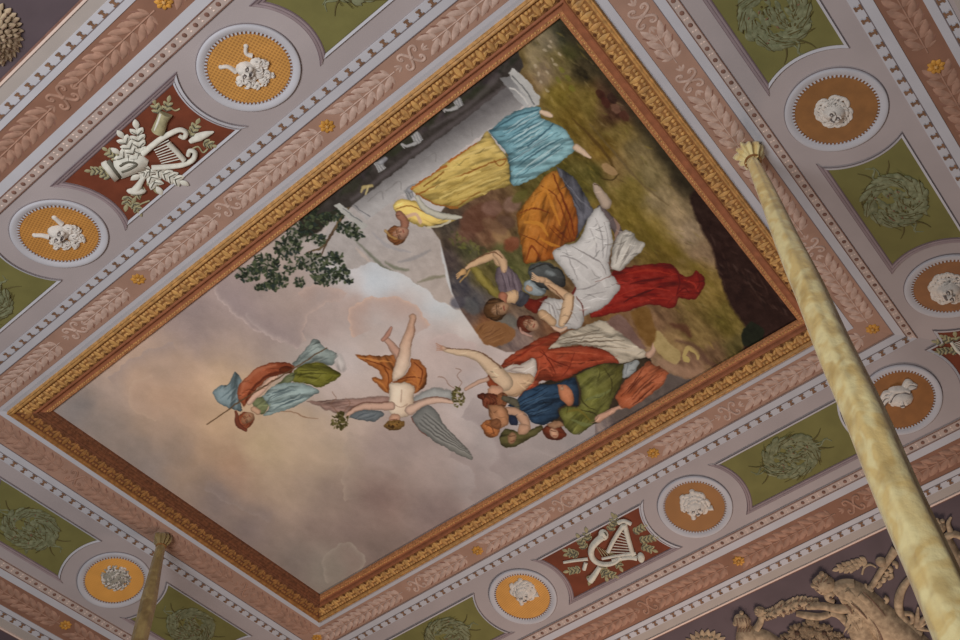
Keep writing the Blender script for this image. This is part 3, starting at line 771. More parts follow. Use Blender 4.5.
b.grid([[(cc[0]+(p[0]-cc[0])*k/rings, cc[1]+(p[1]-cc[1])*k/rings, .0004) for p in p0] for k in [.02]+list(range(1, rings+1))], RED, True)
b.build('panel_ground', t, False)
b = B(); q0, q1, q2 = corner_outline(0), corner_outline(.0026), corner_outline(.0034)
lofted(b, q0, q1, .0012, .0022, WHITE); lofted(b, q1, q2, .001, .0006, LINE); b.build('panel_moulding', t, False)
b = B()
for x, y, dg, n in ((944, 343, 190, 2), (950, 341, 210, 2), (948, 350, 170, 3), (957, 352, 200, 2), (956, 340, 260, 1)): sprig(b, x, y, dg, n, GRISG, L=5, w=3.4)
for k in range(5): ptube(b, [(953+k*1.3, 343+k*1.4), (962+k*1.3, 340+k*1.4)], .5, GRIS, n0=.0014)
ptube(b, [(951, 341), (957, 350), (966, 357)], [1.6, 1.6], GRIS, n0=.0012)
b.build('olive_foliage', t, label='olive and white painted foliage')

# ------------------------------------------------------------------ the big ceiling painting (flat painted plaster)
NU, NV = 900, 542
gu = np.linspace(U0, U1, NU+1); gv = np.linspace(V0, V1, NV+1); GU, GV = np.meshgrid(gu, gv)
qx = ROT[0][0]*GU+ROT[0][1]*GV+ROT[0][2]; qy = ROT[1][0]*GU+ROT[1][1]*GV+ROT[1][2]; qz = ROT[2][0]*GU+ROT[2][1]*GV+ROT[2][2]
X = 480+FPX*qx/qz; Y = 320+FPX*qy/qz           # where each paint sample sits in the image, in pixels; shapes below are traced there
C = np.zeros(X.shape+(3,)); ID = np.zeros(X.shape, int)
nr = np.random.RandomState(7)
def vnoise(sx, sy, seed, ang_=0.0, octs=4):
    """value noise over image pixels, cell sizes sx, sy"""
    r = np.random.RandomState(seed); ca, sa = math.cos(ang_), math.sin(ang_)
    x = (X*ca+Y*sa); y = (-X*sa+Y*ca); out = 0; amp = 1; tot = 0
    for o in range(octs):
        fx, fy = x/sx*2**o+37.3*o, y/sy*2**o+11.7*o; T = r.rand(64, 64)
        ix, iy = np.floor(fx).astype(int), np.floor(fy).astype(int); tx, ty = fx-ix, fy-iy; tx = tx*tx*(3-2*tx); ty = ty*ty*(3-2*ty)
        g = lambda a, b_: T[(iy+b_) % 64, (ix+a) % 64]
        out = out+amp*((g(0, 0)*(1-tx)+g(1, 0)*tx)*(1-ty)+(g(0, 1)*(1-tx)+g(1, 1)*tx)*ty); tot += amp; amp *= .55
    return out/tot-.5
def field(pts, sharp=2.6, warp=0.0, base=30):
    px_, py_ = X+vnoise(30, 30, 91)*warp, Y+vnoise(30, 30, 92)*warp
    num = 0; den = 0
    for x, y, r, g, b_ in pts:
        w = 1/((px_-x)**2+(py_-y)**2+base)**(sharp/1.4); num = num+w[..., None]*np.array([r, g, b_], float); den = den+w
    return num/den[..., None]
def box(pts, pad):
    xs = [p[0] for p in pts]; ys = [p[1] for p in pts]
    m = (X > min(xs)-pad) & (X < max(xs)+pad) & (Y > min(ys)-pad) & (Y < max(ys)+pad)
    return np.nonzero(m)
def poly_alpha(pts, soft, ii, x=None, y=None):
    raw = x is None; x = X[ii] if raw else x; y = Y[ii] if raw else y; ins = np.zeros(x.shape, bool); dmin = np.full(x.shape, 1e9); n = len(pts)
    for k in range(n):
        x1, y1 = pts[k]; x2, y2 = pts[(k+1) % n]
        if y1 != y2:
            c = ((y1 > y) != (y2 > y)) & (x < (x2-x1)*(y-y1)/(y2-y1)+x1); ins ^= c
        L2 = (x2-x1)**2+(y2-y1)**2+1e-9; t = np.clip(((x-x1)*(x2-x1)+(y-y1)*(y2-y1))/L2, 0, 1)
        dmin = np.minimum(dmin, np.hypot(x-x1-t*(x2-x1), y-y1-t*(y2-y1)))
    sd = np.where(ins, dmin, -dmin); a = np.clip(.5+sd/soft, 0, 1)
    return a if raw else (a, sd)
def blend(ii, a, col, pid=None):
    col = np.asarray(col, float)
    if col.ndim == 1: col = col[None]
    C[ii] = C[ii]*(1-a[:, None])+col*a[:, None]
    if pid is not None:
        s_ = a > .5; ID[(ii[0][s_], ii[1][s_])] = pid
def vn_at(x, y, sx, sy, seed, ang_=0.0, octs=3):
    r = np.random.RandomState(seed); ca, sa = math.cos(ang_), math.sin(ang_); xx = x*ca+y*sa; yy = -x*sa+y*ca; out = 0; amp = 1; tot = 0
    for o in range(octs):
        T = r.rand(64, 64); fx, fy = xx/sx*2**o+9.3*o, yy/sy*2**o+5.7*o; ix, iy = np.floor(fx).astype(int), np.floor(fy).astype(int); tx, ty = fx-ix, fy-iy; tx = tx*tx*(3-2*tx); ty = ty*ty*(3-2*ty)
        out = out+amp*((T[iy % 64, ix % 64]*(1-tx)+T[iy % 64, (ix+1) % 64]*tx)*(1-ty)+(T[(iy+1) % 64, ix % 64]*(1-tx)+T[(iy+1) % 64, (ix+1) % 64]*tx)*ty); tot += amp; amp *= .55
    return out/tot-.5
JX = None
def fill(pts, col, pid=None, soft=.9, curve=True, col2=None, axis=None, tex=6, seed=1, alpha=1.0, cloth=None):
    """painted shape; with col2 the tone runs from col to col2 along axis ((x, y), (x, y)); tex above 7 reads as cloth and gets brushed folds"""
    if curve: pts = smooth(list(pts)+[pts[0]], 4)[:-1]
    ii = box(pts, soft+2.5); xs = X[ii]+JX[ii]*.9; ys = Y[ii]+JY[ii]*.9; a, dm = poly_alpha(pts, soft, ii, xs, ys); a = a*alpha; c = np.tile(np.array(col, float), (len(a), 1))
    if col2 is not None:
        (x1, y1), (x2, y2) = axis; t = np.clip(((X[ii]-x1)*(x2-x1)+(Y[ii]-y1)*(y2-y1))/((x2-x1)**2+(y2-y1)**2), 0, 1)[:, None]
        c = c*(1-t)+np.array(col2, float)*t
    if tex: c = c+TEX[ii][:, None]*tex*2.0
    if pid is not None and pid >= 8 or cloth:
        P_ = np.array(pts); cv_ = np.cov((P_-P_.mean(0)).T); w_, v_ = np.linalg.eigh(cv_); an = math.atan2(v_[1, 1], v_[0, 1])
        if tex >= 7:
            f_ = vn_at(X[ii], Y[ii], 26, 4.6, int(abs(P_[0, 0]*7+P_[0, 1])) % 9999, an+.15, 3); f2 = 1-np.abs(f_)*4.2
            c = c*(1+.62*f_[:, None])*(1+.10*np.clip(f2, -1, 1)[:, None])
        c = c*(1-.26*np.exp(-np.maximum(dm, 0)/1.5))[:, None]; c = c*(1+.07*np.clip(dm/6, 0, 1))[:, None]
    blend(ii, a, c, pid); return pts
def stroke(pts, w, col, alpha=1.0, clip=None, pid=None, soft=.8):
    """brush stroke with tapering width; wide strokes are modelled like a limb"""
    pts = smooth(pts, 5) if len(pts) > 2 else list(pts); w = [w, w] if not isinstance(w, (tuple, list)) else w
    ii = box(pts, max(w)+1.5); x = X[ii]+JX[ii]*.6; y = Y[ii]+JY[ii]*.6; best = np.full(x.shape, -9.0); wid = np.ones(x.shape); n = len(pts)-1
    for k in range(n):
        x1, y1 = pts[k]; x2, y2 = pts[k+1]; L2 = (x2-x1)**2+(y2-y1)**2+1e-9
        t = np.clip(((x-x1)*(x2-x1)+(y-y1)*(y2-y1))/L2, 0, 1); d = np.hypot(x-x1-t*(x2-x1), y-y1-t*(y2-y1))
        s_ = (k+t)/n*(len(w)-1); i0 = np.minimum(s_.astype(int), len(w)-2); ww = np.array(w)[i0]*(1-(s_-i0))+np.array(w)[i0+1]*(s_-i0)
        v_ = ww/2-d; m_ = v_ > best; best = np.where(m_, v_, best); wid = np.where(m_, ww, wid)
    a = np.clip(.5+best/soft, 0, 1)*alpha
    if clip is not None: a = a*np.isin(ID[ii], clip if isinstance(clip, (list, tuple)) else [clip])
    c = np.tile(np.array(col, float), (len(a), 1))
    if pid is not None and max(w) >= 3: c = c*(1-.30*np.clip(1-best/(wid*.42+.01), 0, 1)**2)[:, None]+4
    blend(ii, a, c, pid)
def ell(x, y, rx, ry, deg, col, pid=None, soft=.9, alpha=1.0, tex=4, col2=None, axis=None):
    a = math.radians(deg); P = [(x+rx*math.cos(t)*math.cos(a)-ry*math.sin(t)*math.sin(a), y+rx*math.cos(t)*math.sin(a)+ry*math.sin(t)*math.cos(a)) for t in np.linspace(0, 2*math.pi, 21)[:-1]]
    fill(P, col, pid, soft, False, col2, axis, tex, alpha=alpha)
def folds(clip, a, b_, n, light, dark, wobble=2.0, w=1.4, seed=0, al=.55):
    """cloth folds: strokes running from edge a (two points) to edge b_ (two points)"""
    r = random.Random(seed)
    for i in range(n):
        t = (i+r.uniform(.2, .8))/n; u_ = (i+r.uniform(.1, .9))/n
        p = (a[0][0]+(a[1][0]-a[0][0])*t, a[0][1]+(a[1][1]-a[0][1])*t); q = (b_[0][0]+(b_[1][0]-b_[0][0])*u_, b_[0][1]+(b_[1][1]-b_[0][1])*u_)
        L = math.hypot(q[0]-p[0], q[1]-p[1]); nx, ny = -(q[1]-p[1])/L, (q[0]-p[0])/L; k = r.uniform(-1, 1)*wobble; s0, s1 = r.uniform(0, .25), r.uniform(.7, 1)
        pt = lambda s_: (p[0]+(q[0]-p[0])*s_+nx*k*math.sin(s_*math.pi), p[1]+(q[1]-p[1])*s_+ny*k*math.sin(s_*math.pi))
        c = light if i % 2 else dark
        stroke([pt(s0), pt(.5*(s0+s1)), pt(s1)], [.5, w*r.uniform(.7, 1.3), .4], c, al*r.uniform(.7, 1.1), clip)
def head(x, y, r, up, pid, skin, hair, look=0.0, hk=1.0):
    pid += 100
    """head with hair cap, brow, eyes, nose and mouth; up: degrees in which the crown points"""
    a = math.radians(up); ux, uy = math.cos(a), math.sin(a); rx, ry = -uy, ux
    P = lambda s_, t_: (x+rx*s_*r+ux*t_*r, y+ry*s_*r+uy*t_*r)
    c = P(0, .35); ell(c[0], c[1], r*1.05*hk, r*.98*hk, up, hair, pid, tex=14)
    c = P(look*.3, -.12); ell(c[0], c[1], r*.86, r*.66, up, skin, pid, col2=[k*.72 for k in skin], axis=(P(.8, 0), P(-.8, 0)))
    for s_ in (-.28+look*.35, .28+look*.35):
        stroke([P(s_-.12, .06), P(s_+.12, .06)], r*.11, [k*.5 for k in skin], .8, pid); stroke([P(s_-.2, .24), P(s_+.18, .24)], r*.09, [k*.5 for k in hair], .8, pid)
    stroke([P(look*.5, .12), P(look*.6, -.22)], r*.12, [k*.66 for k in skin], .8, pid); stroke([P(look*.62-.05, -.2), P(look*.62+.1, -.24)], r*.1, [k*.55 for k in skin], .8, pid)
    stroke([P(look*.5-.15, -.46), P(look*.5+.17, -.46)], r*.12, (130, 60, 50), .8, pid)
    c = P(look*.2+.3, -.25); ell(c[0], c[1], r*.22, r*.2, up, [min(255, k*1.08) for k in skin], pid, alpha=.5, tex=0)
    for k in range(7):
        q0 = P(-.75+.25*k, .15+.3*math.sin(k)); q1 = P(-.85+.28*k, .85); stroke([q0, ((q0[0]+q1[0])/2+r*.1, (q0[1]+q1[1])/2), q1], r*.12, [min(255, v*1.35) for v in hair], .5, pid)
TEX = vnoise(7, 5, 5, .5, 4); JX = vnoise(5, 5, 61, 0, 3)*3.2; JY = vnoise(5, 5, 62, 0, 3)*3.2
# sky and land tones
SKY = [(80, 410, 130, 122, 120), (112, 398, 158, 136, 122), (160, 370, 164, 138, 120), (150, 420, 166, 140, 120), (200, 330, 140, 122, 118), (225, 385, 196, 163, 128), (215, 425, 192, 158, 122),
       (260, 445, 190, 166, 128), (235, 465, 176, 138, 108), (300, 430, 186, 162, 134), (330, 450, 164, 146, 126), (300, 485, 148, 130, 116), (180, 455, 152, 130, 114), (220, 500, 132, 118, 116), (150, 470, 130, 120, 116), (250, 530, 128, 113, 110),
       (300, 570, 124, 112, 106), (322, 572, 130, 124, 114), (352, 530, 130, 112, 106), (390, 560, 124, 108, 102), (380, 500, 130, 108, 102), (440, 520, 126, 110, 108), (500, 500, 138, 130, 130), (480, 470, 150, 142, 142), (540, 470, 148, 140, 140),
       (590, 447, 138, 134, 136), (470, 410, 176, 166, 164), (500, 440, 160, 152, 152), (420, 445, 148, 134, 130), (240, 300, 140, 122, 120), (190, 315, 134, 117, 115), (275, 330, 146, 127, 122), (300, 305, 158, 136, 126), (320, 325, 156, 136, 130),
       (265, 296, 158, 138, 130), (350, 300, 166, 138, 126), (400, 305, 172, 140, 126), (370, 340, 174, 158, 150), (345, 358, 184, 174, 172), (440, 340, 176, 152, 144), (425, 375, 182, 164, 158), (300, 350, 160, 146, 138),
       (318, 350, 170, 160, 155), (345, 272, 186, 184, 186), (370, 280, 172, 186, 196), (392, 290, 168, 186, 198), (415, 284, 186, 188, 188), (436, 308, 172, 186, 196), (448, 308, 190, 190, 186), (462, 326, 192, 190, 186), (450, 330, 176, 160, 154), (340, 392, 178, 162, 156),
       (280, 265, 156, 138, 128), (330, 245, 160, 148, 142), (470, 350, 170, 150, 144), (480, 385, 178, 166, 164), (385, 440, 160, 142, 136), (350, 420, 172, 154, 140)]
C[:] = field(SKY+[(140, 385, 178, 146, 122), (165, 395, 184, 148, 120), (185, 405, 184, 148, 120), (195, 385, 190, 156, 126), (240, 400, 196, 163, 128), (280, 455, 190, 166, 134), (205, 450, 178, 146, 118), (240, 480, 164, 134, 114), (285, 480, 172, 148, 124), (310, 460, 184, 160, 134), (100, 430, 140, 126, 118), (130, 450, 138, 124, 116), (330, 500, 142, 124, 114), (320, 530, 134, 116, 108)], sharp=2.2, warp=22, base=260)
cl = vnoise(46, 26, 11, .5, 5); C += cl[..., None]*np.array([26, 22, 20])
def billow(pts, body, rim, al=.5, amp=2.6, k=.42, inner=16):
    """cloud bank: scalloped bright rim over a soft body on its right-hand side"""
    sm = smooth(pts, 10); out = []; L = 0
    for i in range(len(sm)-1):
        dx, dy = sm[i+1][0]-sm[i][0], sm[i+1][1]-sm[i][1]; q = math.hypot(dx, dy) or 1; L += q; w_ = abs(math.sin(L*k*.32+1))*amp+abs(math.sin(L*k*.9))*amp*.4
        out.append((sm[i][0]+dy/q*w_, sm[i][1]-dx/q*w_))
    inn = [(p[0]-(sm[min(i+1, len(sm)-1)][1]-sm[i][1])/(math.hypot(sm[min(i+1, len(sm)-1)][0]-sm[i][0], sm[min(i+1, len(sm)-1)][1]-sm[i][1]) or 1)*inner,
            p[1]+(sm[min(i+1, len(sm)-1)][0]-sm[i][0])/(math.hypot(sm[min(i+1, len(sm)-1)][0]-sm[i][0], sm[min(i+1, len(sm)-1)][1]-sm[i][1]) or 1)*inner) for i, p in enumerate(sm[:-1])]
    ii = box(out+inn, 12); a, dm = poly_alpha(out+inn[::-1], 1.2, ii, X[ii]+JX[ii], Y[ii]+JY[ii]); d0 = np.full(a.shape, 1e9)
    for x1, y1 in out: d0 = np.minimum(d0, np.hypot(X[ii]-x1, Y[ii]-y1))
    blend(ii, a*al*np.clip(1-d0/inner, 0, 1), body); blend(ii, a*al*1.1*np.exp(-d0/2.2), rim)
cl = vnoise(18, 12, 14, .6, 4); C += cl[..., None]*np.array([12, 10, 10])
for pts, body, rim, al, inner in (
        ([(300, 346), (285, 341), (268, 333), (252, 326), (240, 316), (226, 304), (216, 290), (212, 280)], (134, 118, 118), (190, 168, 158), .75, 34),
        ([(292, 344), (276, 336), (258, 326), (246, 312)], (140, 124, 122), (182, 164, 156), .5, 12),
        ([(340, 298), (322, 303), (308, 314), (301, 330), (306, 342)], (150, 132, 126), (188, 162, 148), .6, 20),
        ([(356, 336), (350, 320), (356, 306), (372, 300), (392, 299), (408, 303), (420, 314), (428, 328)], (168, 140, 128), (196, 164, 144), .8, 24),
        ([(300, 296), (312, 286), (330, 288), (346, 296)], (164, 136, 124), (184, 158, 144), .5, 14),
        ([(430, 344), (444, 336), (462, 340), (476, 348)], (172, 150, 146), (194, 176, 170), .5, 18),
        ([(490, 470), (500, 452), (492, 436), (478, 424), (462, 414)], (134, 122, 122), (170, 162, 162), .6, 30),
        ([(470, 500), (478, 478), (466, 462), (448, 456)], (132, 118, 116), (158, 146, 144), .45, 24),
        ([(348, 500), (344, 480), (350, 462), (346, 446), (352, 432)], (150, 134, 124), (178, 160, 140), .4, 16),
        ([(330, 582), (324, 564), (336, 548), (352, 546), (362, 560), (358, 574)], (134, 122, 112), (160, 152, 140), .55, 18),
        ([(158, 418), (140, 412), (130, 398), (138, 382), (154, 378)], (176, 142, 120), (186, 162, 138), .4, 16),
        ([(270, 520), (244, 508), (220, 496), (204, 486)], (134, 120, 116), (162, 144, 134), .4, 14),
        ([(110, 380), (128, 364), (150, 352), (176, 344)], (140, 122, 118), (158, 140, 132), .4, 14),
        ([(560, 468), (548, 452), (528, 448), (508, 456)], (138, 130, 130), (164, 158, 158), .4, 16)):
    billow(pts, body, rim, al, inner=inner)
# far hills of grey rock behind the column
MT = [(322, 238), (345, 205), (380, 190), (420, 205), (437, 230), (443, 262), (450, 290), (462, 310), (448, 304), (436, 300), (428, 290), (415, 283), (404, 274), (388, 270), (372, 262), (355, 268), (340, 266), (330, 256)]
fill(MT, (154, 146, 142), 2, 1.6, col2=(166, 152, 142), axis=((390, 220), (455, 300)), tex=8)
for pts, c in (([(355, 240), (372, 256), (385, 268), (402, 276)], (92, 96, 78)), ([(385, 262), (396, 268), (408, 270)], (96, 100, 78)), ([(418, 282), (432, 278), (446, 276)], (112, 108, 84)), ([(398, 262), (414, 258), (430, 250)], (130, 126, 126)),
               ([(356, 248), (370, 262)], (176, 158, 146)), ([(408, 280), (420, 288), (430, 296)], (104, 100, 84)), ([(372, 232), (388, 246), (410, 252)], (140, 136, 138))): stroke(pts, [1, 4, 1.5], c, .7, 2, soft=2)
# meadow, rocks and shadowed cliff
LAND = [(518, 62, 104, 92, 56), (535, 62, 122, 114, 88), (550, 45, 118, 112, 92), (562, 32, 60, 66, 54), (575, 45, 74, 76, 40), (545, 75, 128, 116, 96), (530, 85, 112, 94, 60), (560, 60, 112, 104, 66), (585, 70, 64, 58, 40), (560, 95, 120, 108, 46), (590, 105, 116, 104, 50), (575, 120, 118, 102, 44), (608, 95, 82, 62, 48),
        (622, 108, 88, 62, 50), (640, 100, 56, 50, 42), (620, 135, 116, 104, 56), (600, 150, 118, 98, 42), (612, 165, 130, 112, 72), (640, 150, 124, 114, 80), (630, 190, 118, 108, 52), (660, 200, 138, 128, 98), (650, 175, 124, 116, 82), (690, 175, 60, 54, 44), (670, 145, 56, 50, 42), (690, 230, 146, 134, 112),
        (675, 215, 144, 132, 104), (650, 232, 118, 106, 48), (630, 215, 122, 110, 48), (665, 250, 112, 98, 42), (705, 255, 134, 118, 96), (700, 275, 118, 104, 52), (715, 292, 126, 112, 58), (725, 320, 112, 104, 50), (735, 345, 92, 88, 50), (700, 335, 116, 102, 62), (715, 355, 112, 92, 70), (690, 362, 126, 104, 86),
        (672, 348, 140, 122, 84), (660, 372, 142, 124, 104), (645, 392, 96, 88, 88), (620, 402, 92, 88, 90), (640, 318, 116, 94, 72), (625, 330, 124, 100, 74), (605, 312, 116, 92, 58), (560, 330, 110, 80, 58), (530, 200, 96, 90, 46), (505, 210, 104, 82, 62), (485, 215, 108, 84, 66), (470, 232, 106, 78, 66),
        (488, 238, 116, 88, 68), (450, 225, 84, 78, 70), (448, 262, 86, 78, 78), (470, 250, 86, 88, 64), (500, 252, 96, 98, 62), (512, 270, 100, 104, 64), (480, 275, 92, 88, 50), (460, 290, 84, 84, 92), (474, 302, 90, 92, 98), (466, 315, 100, 84, 78), (488, 322, 128, 92, 64), (482, 335, 134, 100, 70), (505, 335, 108, 104, 104),
        (520, 345, 120, 108, 108), (590, 430, 128, 124, 128), (560, 190, 92, 90, 42), (600, 210, 110, 96, 42), (588, 175, 88, 86, 40), (655, 320, 120, 98, 74), (580, 190, 96, 92, 42), (615, 270, 100, 80, 60)]
LP = [(498, 66), (520, 40), (560, 12), (610, 60), (700, 180), (812, 318), (700, 380), (600, 440), (582, 432), (560, 400), (524, 352), (506, 352), (492, 346), (476, 332), (462, 312), (452, 292), (447, 268), (440, 240), (430, 226), (450, 200), (500, 160), (540, 110), (512, 80)]
ii = box(LP, 4); a = poly_alpha(LP, 1.4, ii)*((X[ii]+Y[ii]*1.2 < 1025+0*X[ii]) | (X[ii] > 595))
LF = field(LAND, warp=16)+vnoise(16, 6, 21, .85, 5)[..., None]*np.array([62, 56, 46])+vnoise(5, 3, 22, .85, 3)[..., None]*np.array([26, 26, 20])
blend(ii, a, LF[ii], 3)
# dark cliff at the right and dark strip along the upper right edge
fill([(562, 14), (574, 26), (640, 108), (690, 178), (700, 190), (692, 196), (664, 164), (628, 112), (596, 72), (572, 46), (558, 30)], (58, 54, 40), 3, 14, tex=9)
fill([(700, 180), (730, 232), (770, 282), (815, 322), (800, 330), (752, 356), (742, 352), (748, 336), (738, 316), (728, 300), (718, 272), (712, 250), (700, 226), (692, 206), (690, 196)],
     (58, 46, 38), 4, 3.0, col2=(58, 38, 34), axis=((640, 120), (725, 240)), tex=9)
for i in range(60):
    r_ = random.Random(i); t = r_.random(); x = 705+80*t; y = 225+85*t+r_.uniform(-8, 40*(1-t)+6); stroke([(x, y), (x+r_.uniform(2, 9), y+r_.uniform(3, 12))], [.6, 2, .5], r_.choice([(86, 64, 56), (44, 30, 28), (72, 50, 44), (98, 80, 72)]), .5, 4, soft=1.5)
fill([(742, 330), (752, 322), (764, 330), (760, 342), (748, 346), (742, 342)], (40, 46, 34), 4, 1.5)
rl = random.Random(5)
for i in range(420):                                               # grass and stone dabs
    x, y = rl.uniform(520, 760), rl.uniform(30, 360)
    if not (1.25*(x-560)+14 < y+20 < 1.25*(x-540)+170): continue
    c = rl.choice([(150, 136, 60), (92, 88, 38), (156, 146, 104), (78, 66, 44), (134, 124, 70), (116, 116, 52)])
    stroke([(x, y), (x+rl.uniform(3, 10), y+rl.uniform(2, 9))], [.4, rl.uniform(.8, 2.2), .4], c, .35, 3, soft=1.2)
for x, y in ((545, 50), (549, 47), (552, 60), (538, 74), (548, 72), (556, 64), (560, 54), (541, 82), (551, 42), (535, 66), (547, 90)): ell(x, y, rl.uniform(1.2, 3.2), 1.3, rl.uniform(0, 90), (170, 164, 146), alpha=.6)
for x, y in ((562, 70), (568, 78), (558, 80), (572, 88)): ell(x, y, 4, 2.4, 50, (108, 112, 40), alpha=.6)
for x, y, c in ((600, 94, (70, 40, 34)), (606, 102, (84, 48, 42)), (616, 108, (120, 92, 78)), (624, 116, (92, 60, 50)), (612, 98, (58, 40, 36))): ell(x, y, 6, 4, 50, c, alpha=.7, tex=10)
stroke([(572, 118), (590, 136), (606, 154), (616, 172)], [1, 3.5, 2], (88, 70, 34), .8, soft=1.5); stroke([(590, 124), (612, 150), (640, 182), (668, 205)], [1, 2.5, 1], (104, 92, 64), .7, soft=1.5)
ell(610, 170, 9, 4.5, 35, (150, 128, 92)); stroke([(600, 178), (612, 180), (619, 174)], [.8, 1.5, .8], (74, 62, 34), .8)
stroke([(636, 215), (660, 240), (690, 262), (712, 285)], [3, 8, 3], (108, 98, 34), .5, soft=5); stroke([(646, 262), (668, 262), (690, 268)], [4, 8, 3], (96, 84, 34), .5, soft=4)
# boulders, tree stump and plants among the figures
for x, y, rx, ry, d, c in ((478, 218, 20, 13, -30, (104, 74, 60)), (492, 208, 10, 8, 0, (120, 94, 84)), (506, 222, 9, 7, 20, (98, 78, 66)), (512, 204, 10, 8, -30, (132, 110, 100)), (502, 236, 10, 7, 30, (148, 122, 88)), (512, 244, 9, 7, -40, (128, 76, 56)),
                           (494, 226, 14, 6, 30, (116, 92, 72)), (520, 196, 9, 5, -40, (92, 92, 44)), (470, 306, 11, 7, 40, (92, 98, 104)), (458, 302, 8, 6, 0, (84, 84, 96)), (506, 322, 12, 8, 0, (106, 110, 108))): ell(x, y, rx, ry, d, c, soft=3, tex=12, alpha=.8)
for i in range(70):
    x = 450+rl.uniform(0, 62); y = 236+(x-450)*.55+rl.uniform(-7, 7); ell(x, y, rl.uniform(1.2, 2.8), 1.2, rl.uniform(0, 90), rl.choice([(92, 98, 54), (112, 116, 66), (72, 74, 50)]), alpha=.6)
fill([(474, 330), (486, 321), (500, 322), (514, 330), (512, 340), (498, 346), (484, 343)], (134, 100, 66), 3, 1.5)
folds(3, ((476, 332), (488, 345)), ((488, 320), (512, 336)), 8, (164, 126, 86), (98, 68, 46), seed=4)

# --- tree
def dabs(cx, cy, rx, ry, n, cols, pid, s0=1.2, s1=2.6, seed=0):
    if pid == 5: n = int(n*1.7); ell(cx, cy, rx*.75, ry*.75, 0, (60, 66, 50), None, 6, .35)
    r = random.Random(seed)
    for _ in range(n):
        a_ = r.uniform(0, 2*math.pi); k = math.sqrt(r.random()); x, y = cx+rx*k*math.cos(a_), cy+ry*k*math.sin(a_)
        ell(x, y, r.uniform(s0, s1), r.uniform(s0*.6, s1*.55), r.uniform(0, 180), r.choice(cols), pid, alpha=.9, tex=0)
TG = [(48, 56, 42), (58, 68, 50), (70, 80, 58), (40, 46, 38), (84, 92, 66), (52, 62, 58)]
fill([(300, 214), (335, 178), (372, 155), (352, 196), (338, 212), (318, 232), (300, 236)], (58, 52, 44), 5, 2)
stroke([(362, 186), (350, 204), (342, 216), (333, 232), (322, 247), (308, 252)], [5, 4.6, 4, 3, 2, 1.2], (104, 86, 62), 1, None, 5); stroke([(333, 232), (326, 244), (321, 256)], [2.4, 1.4], (92, 72, 56), 1, None, 5); stroke([(342, 212), (336, 224)], 1.0, (140, 120, 84), .8, 5)
for k, (cx, cy, rx, ry, n) in enumerate(((248, 274, 13, 8, 46), (266, 264, 14, 12, 60), (276, 280, 13, 10, 56), (288, 248, 14, 12, 60), (300, 232, 14, 12, 56), (318, 218, 14, 11, 50), (334, 212, 11, 9, 34), (348, 228, 12, 7, 34), (356, 234, 8, 6, 18), (312, 262, 16, 10, 54),
                                         (326, 276, 15, 9, 54), (340, 272, 10, 7, 26), (334, 258, 10, 7, 26), (300, 282, 6, 5, 12), (262, 287, 9, 4, 16), (348, 280, 5, 4, 10), (318, 240, 8, 6, 20), (290, 268, 7, 6, 12))):
    dabs(cx, cy, rx, ry, n, TG, 5, seed=40+k)

# --- the grey stone pedestal with its capitals
fill([(316, 214), (345, 178), (420, 118), (490, 62), (516, 44), (524, 66), (512, 86), (420, 160), (354, 206)], (66, 60, 56), 6, 1.2, False, tex=8)
for k_ in range(40):
    x = 340+k_*4.4; stroke([(x, 196-k_*3.4), (x+5, 190-k_*3.4)], [2, 5], rl.choice([(56, 60, 42), (48, 52, 40), (84, 74, 74), (62, 54, 58)]), .5, 6, soft=3)
for x, y in ((480, 92), (430, 118), (392, 148), (352, 186), (468, 82), (410, 140)): ell(x, y, 12, 5, -38, (56, 58, 42), 6, 3, .6)
stroke([(352, 200), (420, 148), (510, 84)], [4, 5, 5], (92, 84, 84), .8, 6, soft=3); stroke([(430, 128), (470, 104), (498, 76)], [3, 5, 6], (98, 90, 90), .6, 6, soft=3)
fill([(351, 206), (400, 168), (440, 138), (509, 85), (516, 86), (527, 104), (488, 130), (440, 166), (400, 196), (368, 220)], (104, 100, 100), 7, 1.2, False, col2=(162, 158, 156), axis=((428, 146), (440, 165)), tex=5)
fill([(500, 78), (510, 76), (520, 88), (531, 104), (527, 110), (516, 98)], (118, 116, 116), 7, .9, False, col2=(168, 166, 164), axis=((504, 82), (526, 104)))
fill([(508, 73), (512.5, 68), (527, 80), (540, 97), (539, 105), (532, 107), (524, 94), (514, 82)], (166, 164, 160), 7, .9, False); stroke([(512, 76), (524, 88), (534, 104)], 1.2, (96, 96, 96), .9, 7); stroke([(510, 88), (518, 92), (528, 104)], 1.4, (190, 186, 180), .9, 7)
fill([(334, 205), (339.5, 202.5), (368.5, 226), (363, 229.5), (342, 213.5)], (162, 160, 154), 7, .9, False)
for k in range(3): stroke([(343+k*4, 208-k*2.6), (362+k*4, 222-k*2.6)], .8, (92, 92, 96), .8, 7)
for x, y in ((456, 104), (415, 140), (378, 168), (449, 170), (407, 196), (486, 140)):
    up_ = y < 168 and x < 460
    fill([(x-4, y-5), (x+3, y-9), (x+8, y), (x+1, y+5)], (150, 148, 146), 7, .9, False)
    for k in range(3): stroke([(x-2+k*2.6, y-5-k*1.2), (x+2+k*2.4, y+3-k*1.4)], .7, (92, 92, 98), .8, 7)
    if up_: stroke([(x+1, y+3), (x-8, y+6), (x-13, y+4), (x-11, y+8)], [4, 3, 2, 1.5], (148, 146, 144), 1, None, 7)
    else: stroke([(x+2, y-6), (x+8, y-10)], [6, 4], (140, 140, 144), .8, None, 7)
for x, y in ((392, 186), (427, 158), (463, 133), (374, 196)): stroke([(x-6, y+5), (x+2, y-2), (x+8, y-5), (x+9, y+3)], .8, (120, 116, 114), .8, 7)
stroke([(372, 186), (364, 187), (361, 192)], [3, 4, 2], (160, 142, 96), 1, None, 7); stroke([(368, 186), (366, 194)], 1.4, (176, 160, 112), 1, None, 7)

SK = (200, 172, 146); SKD = (150, 112, 86)
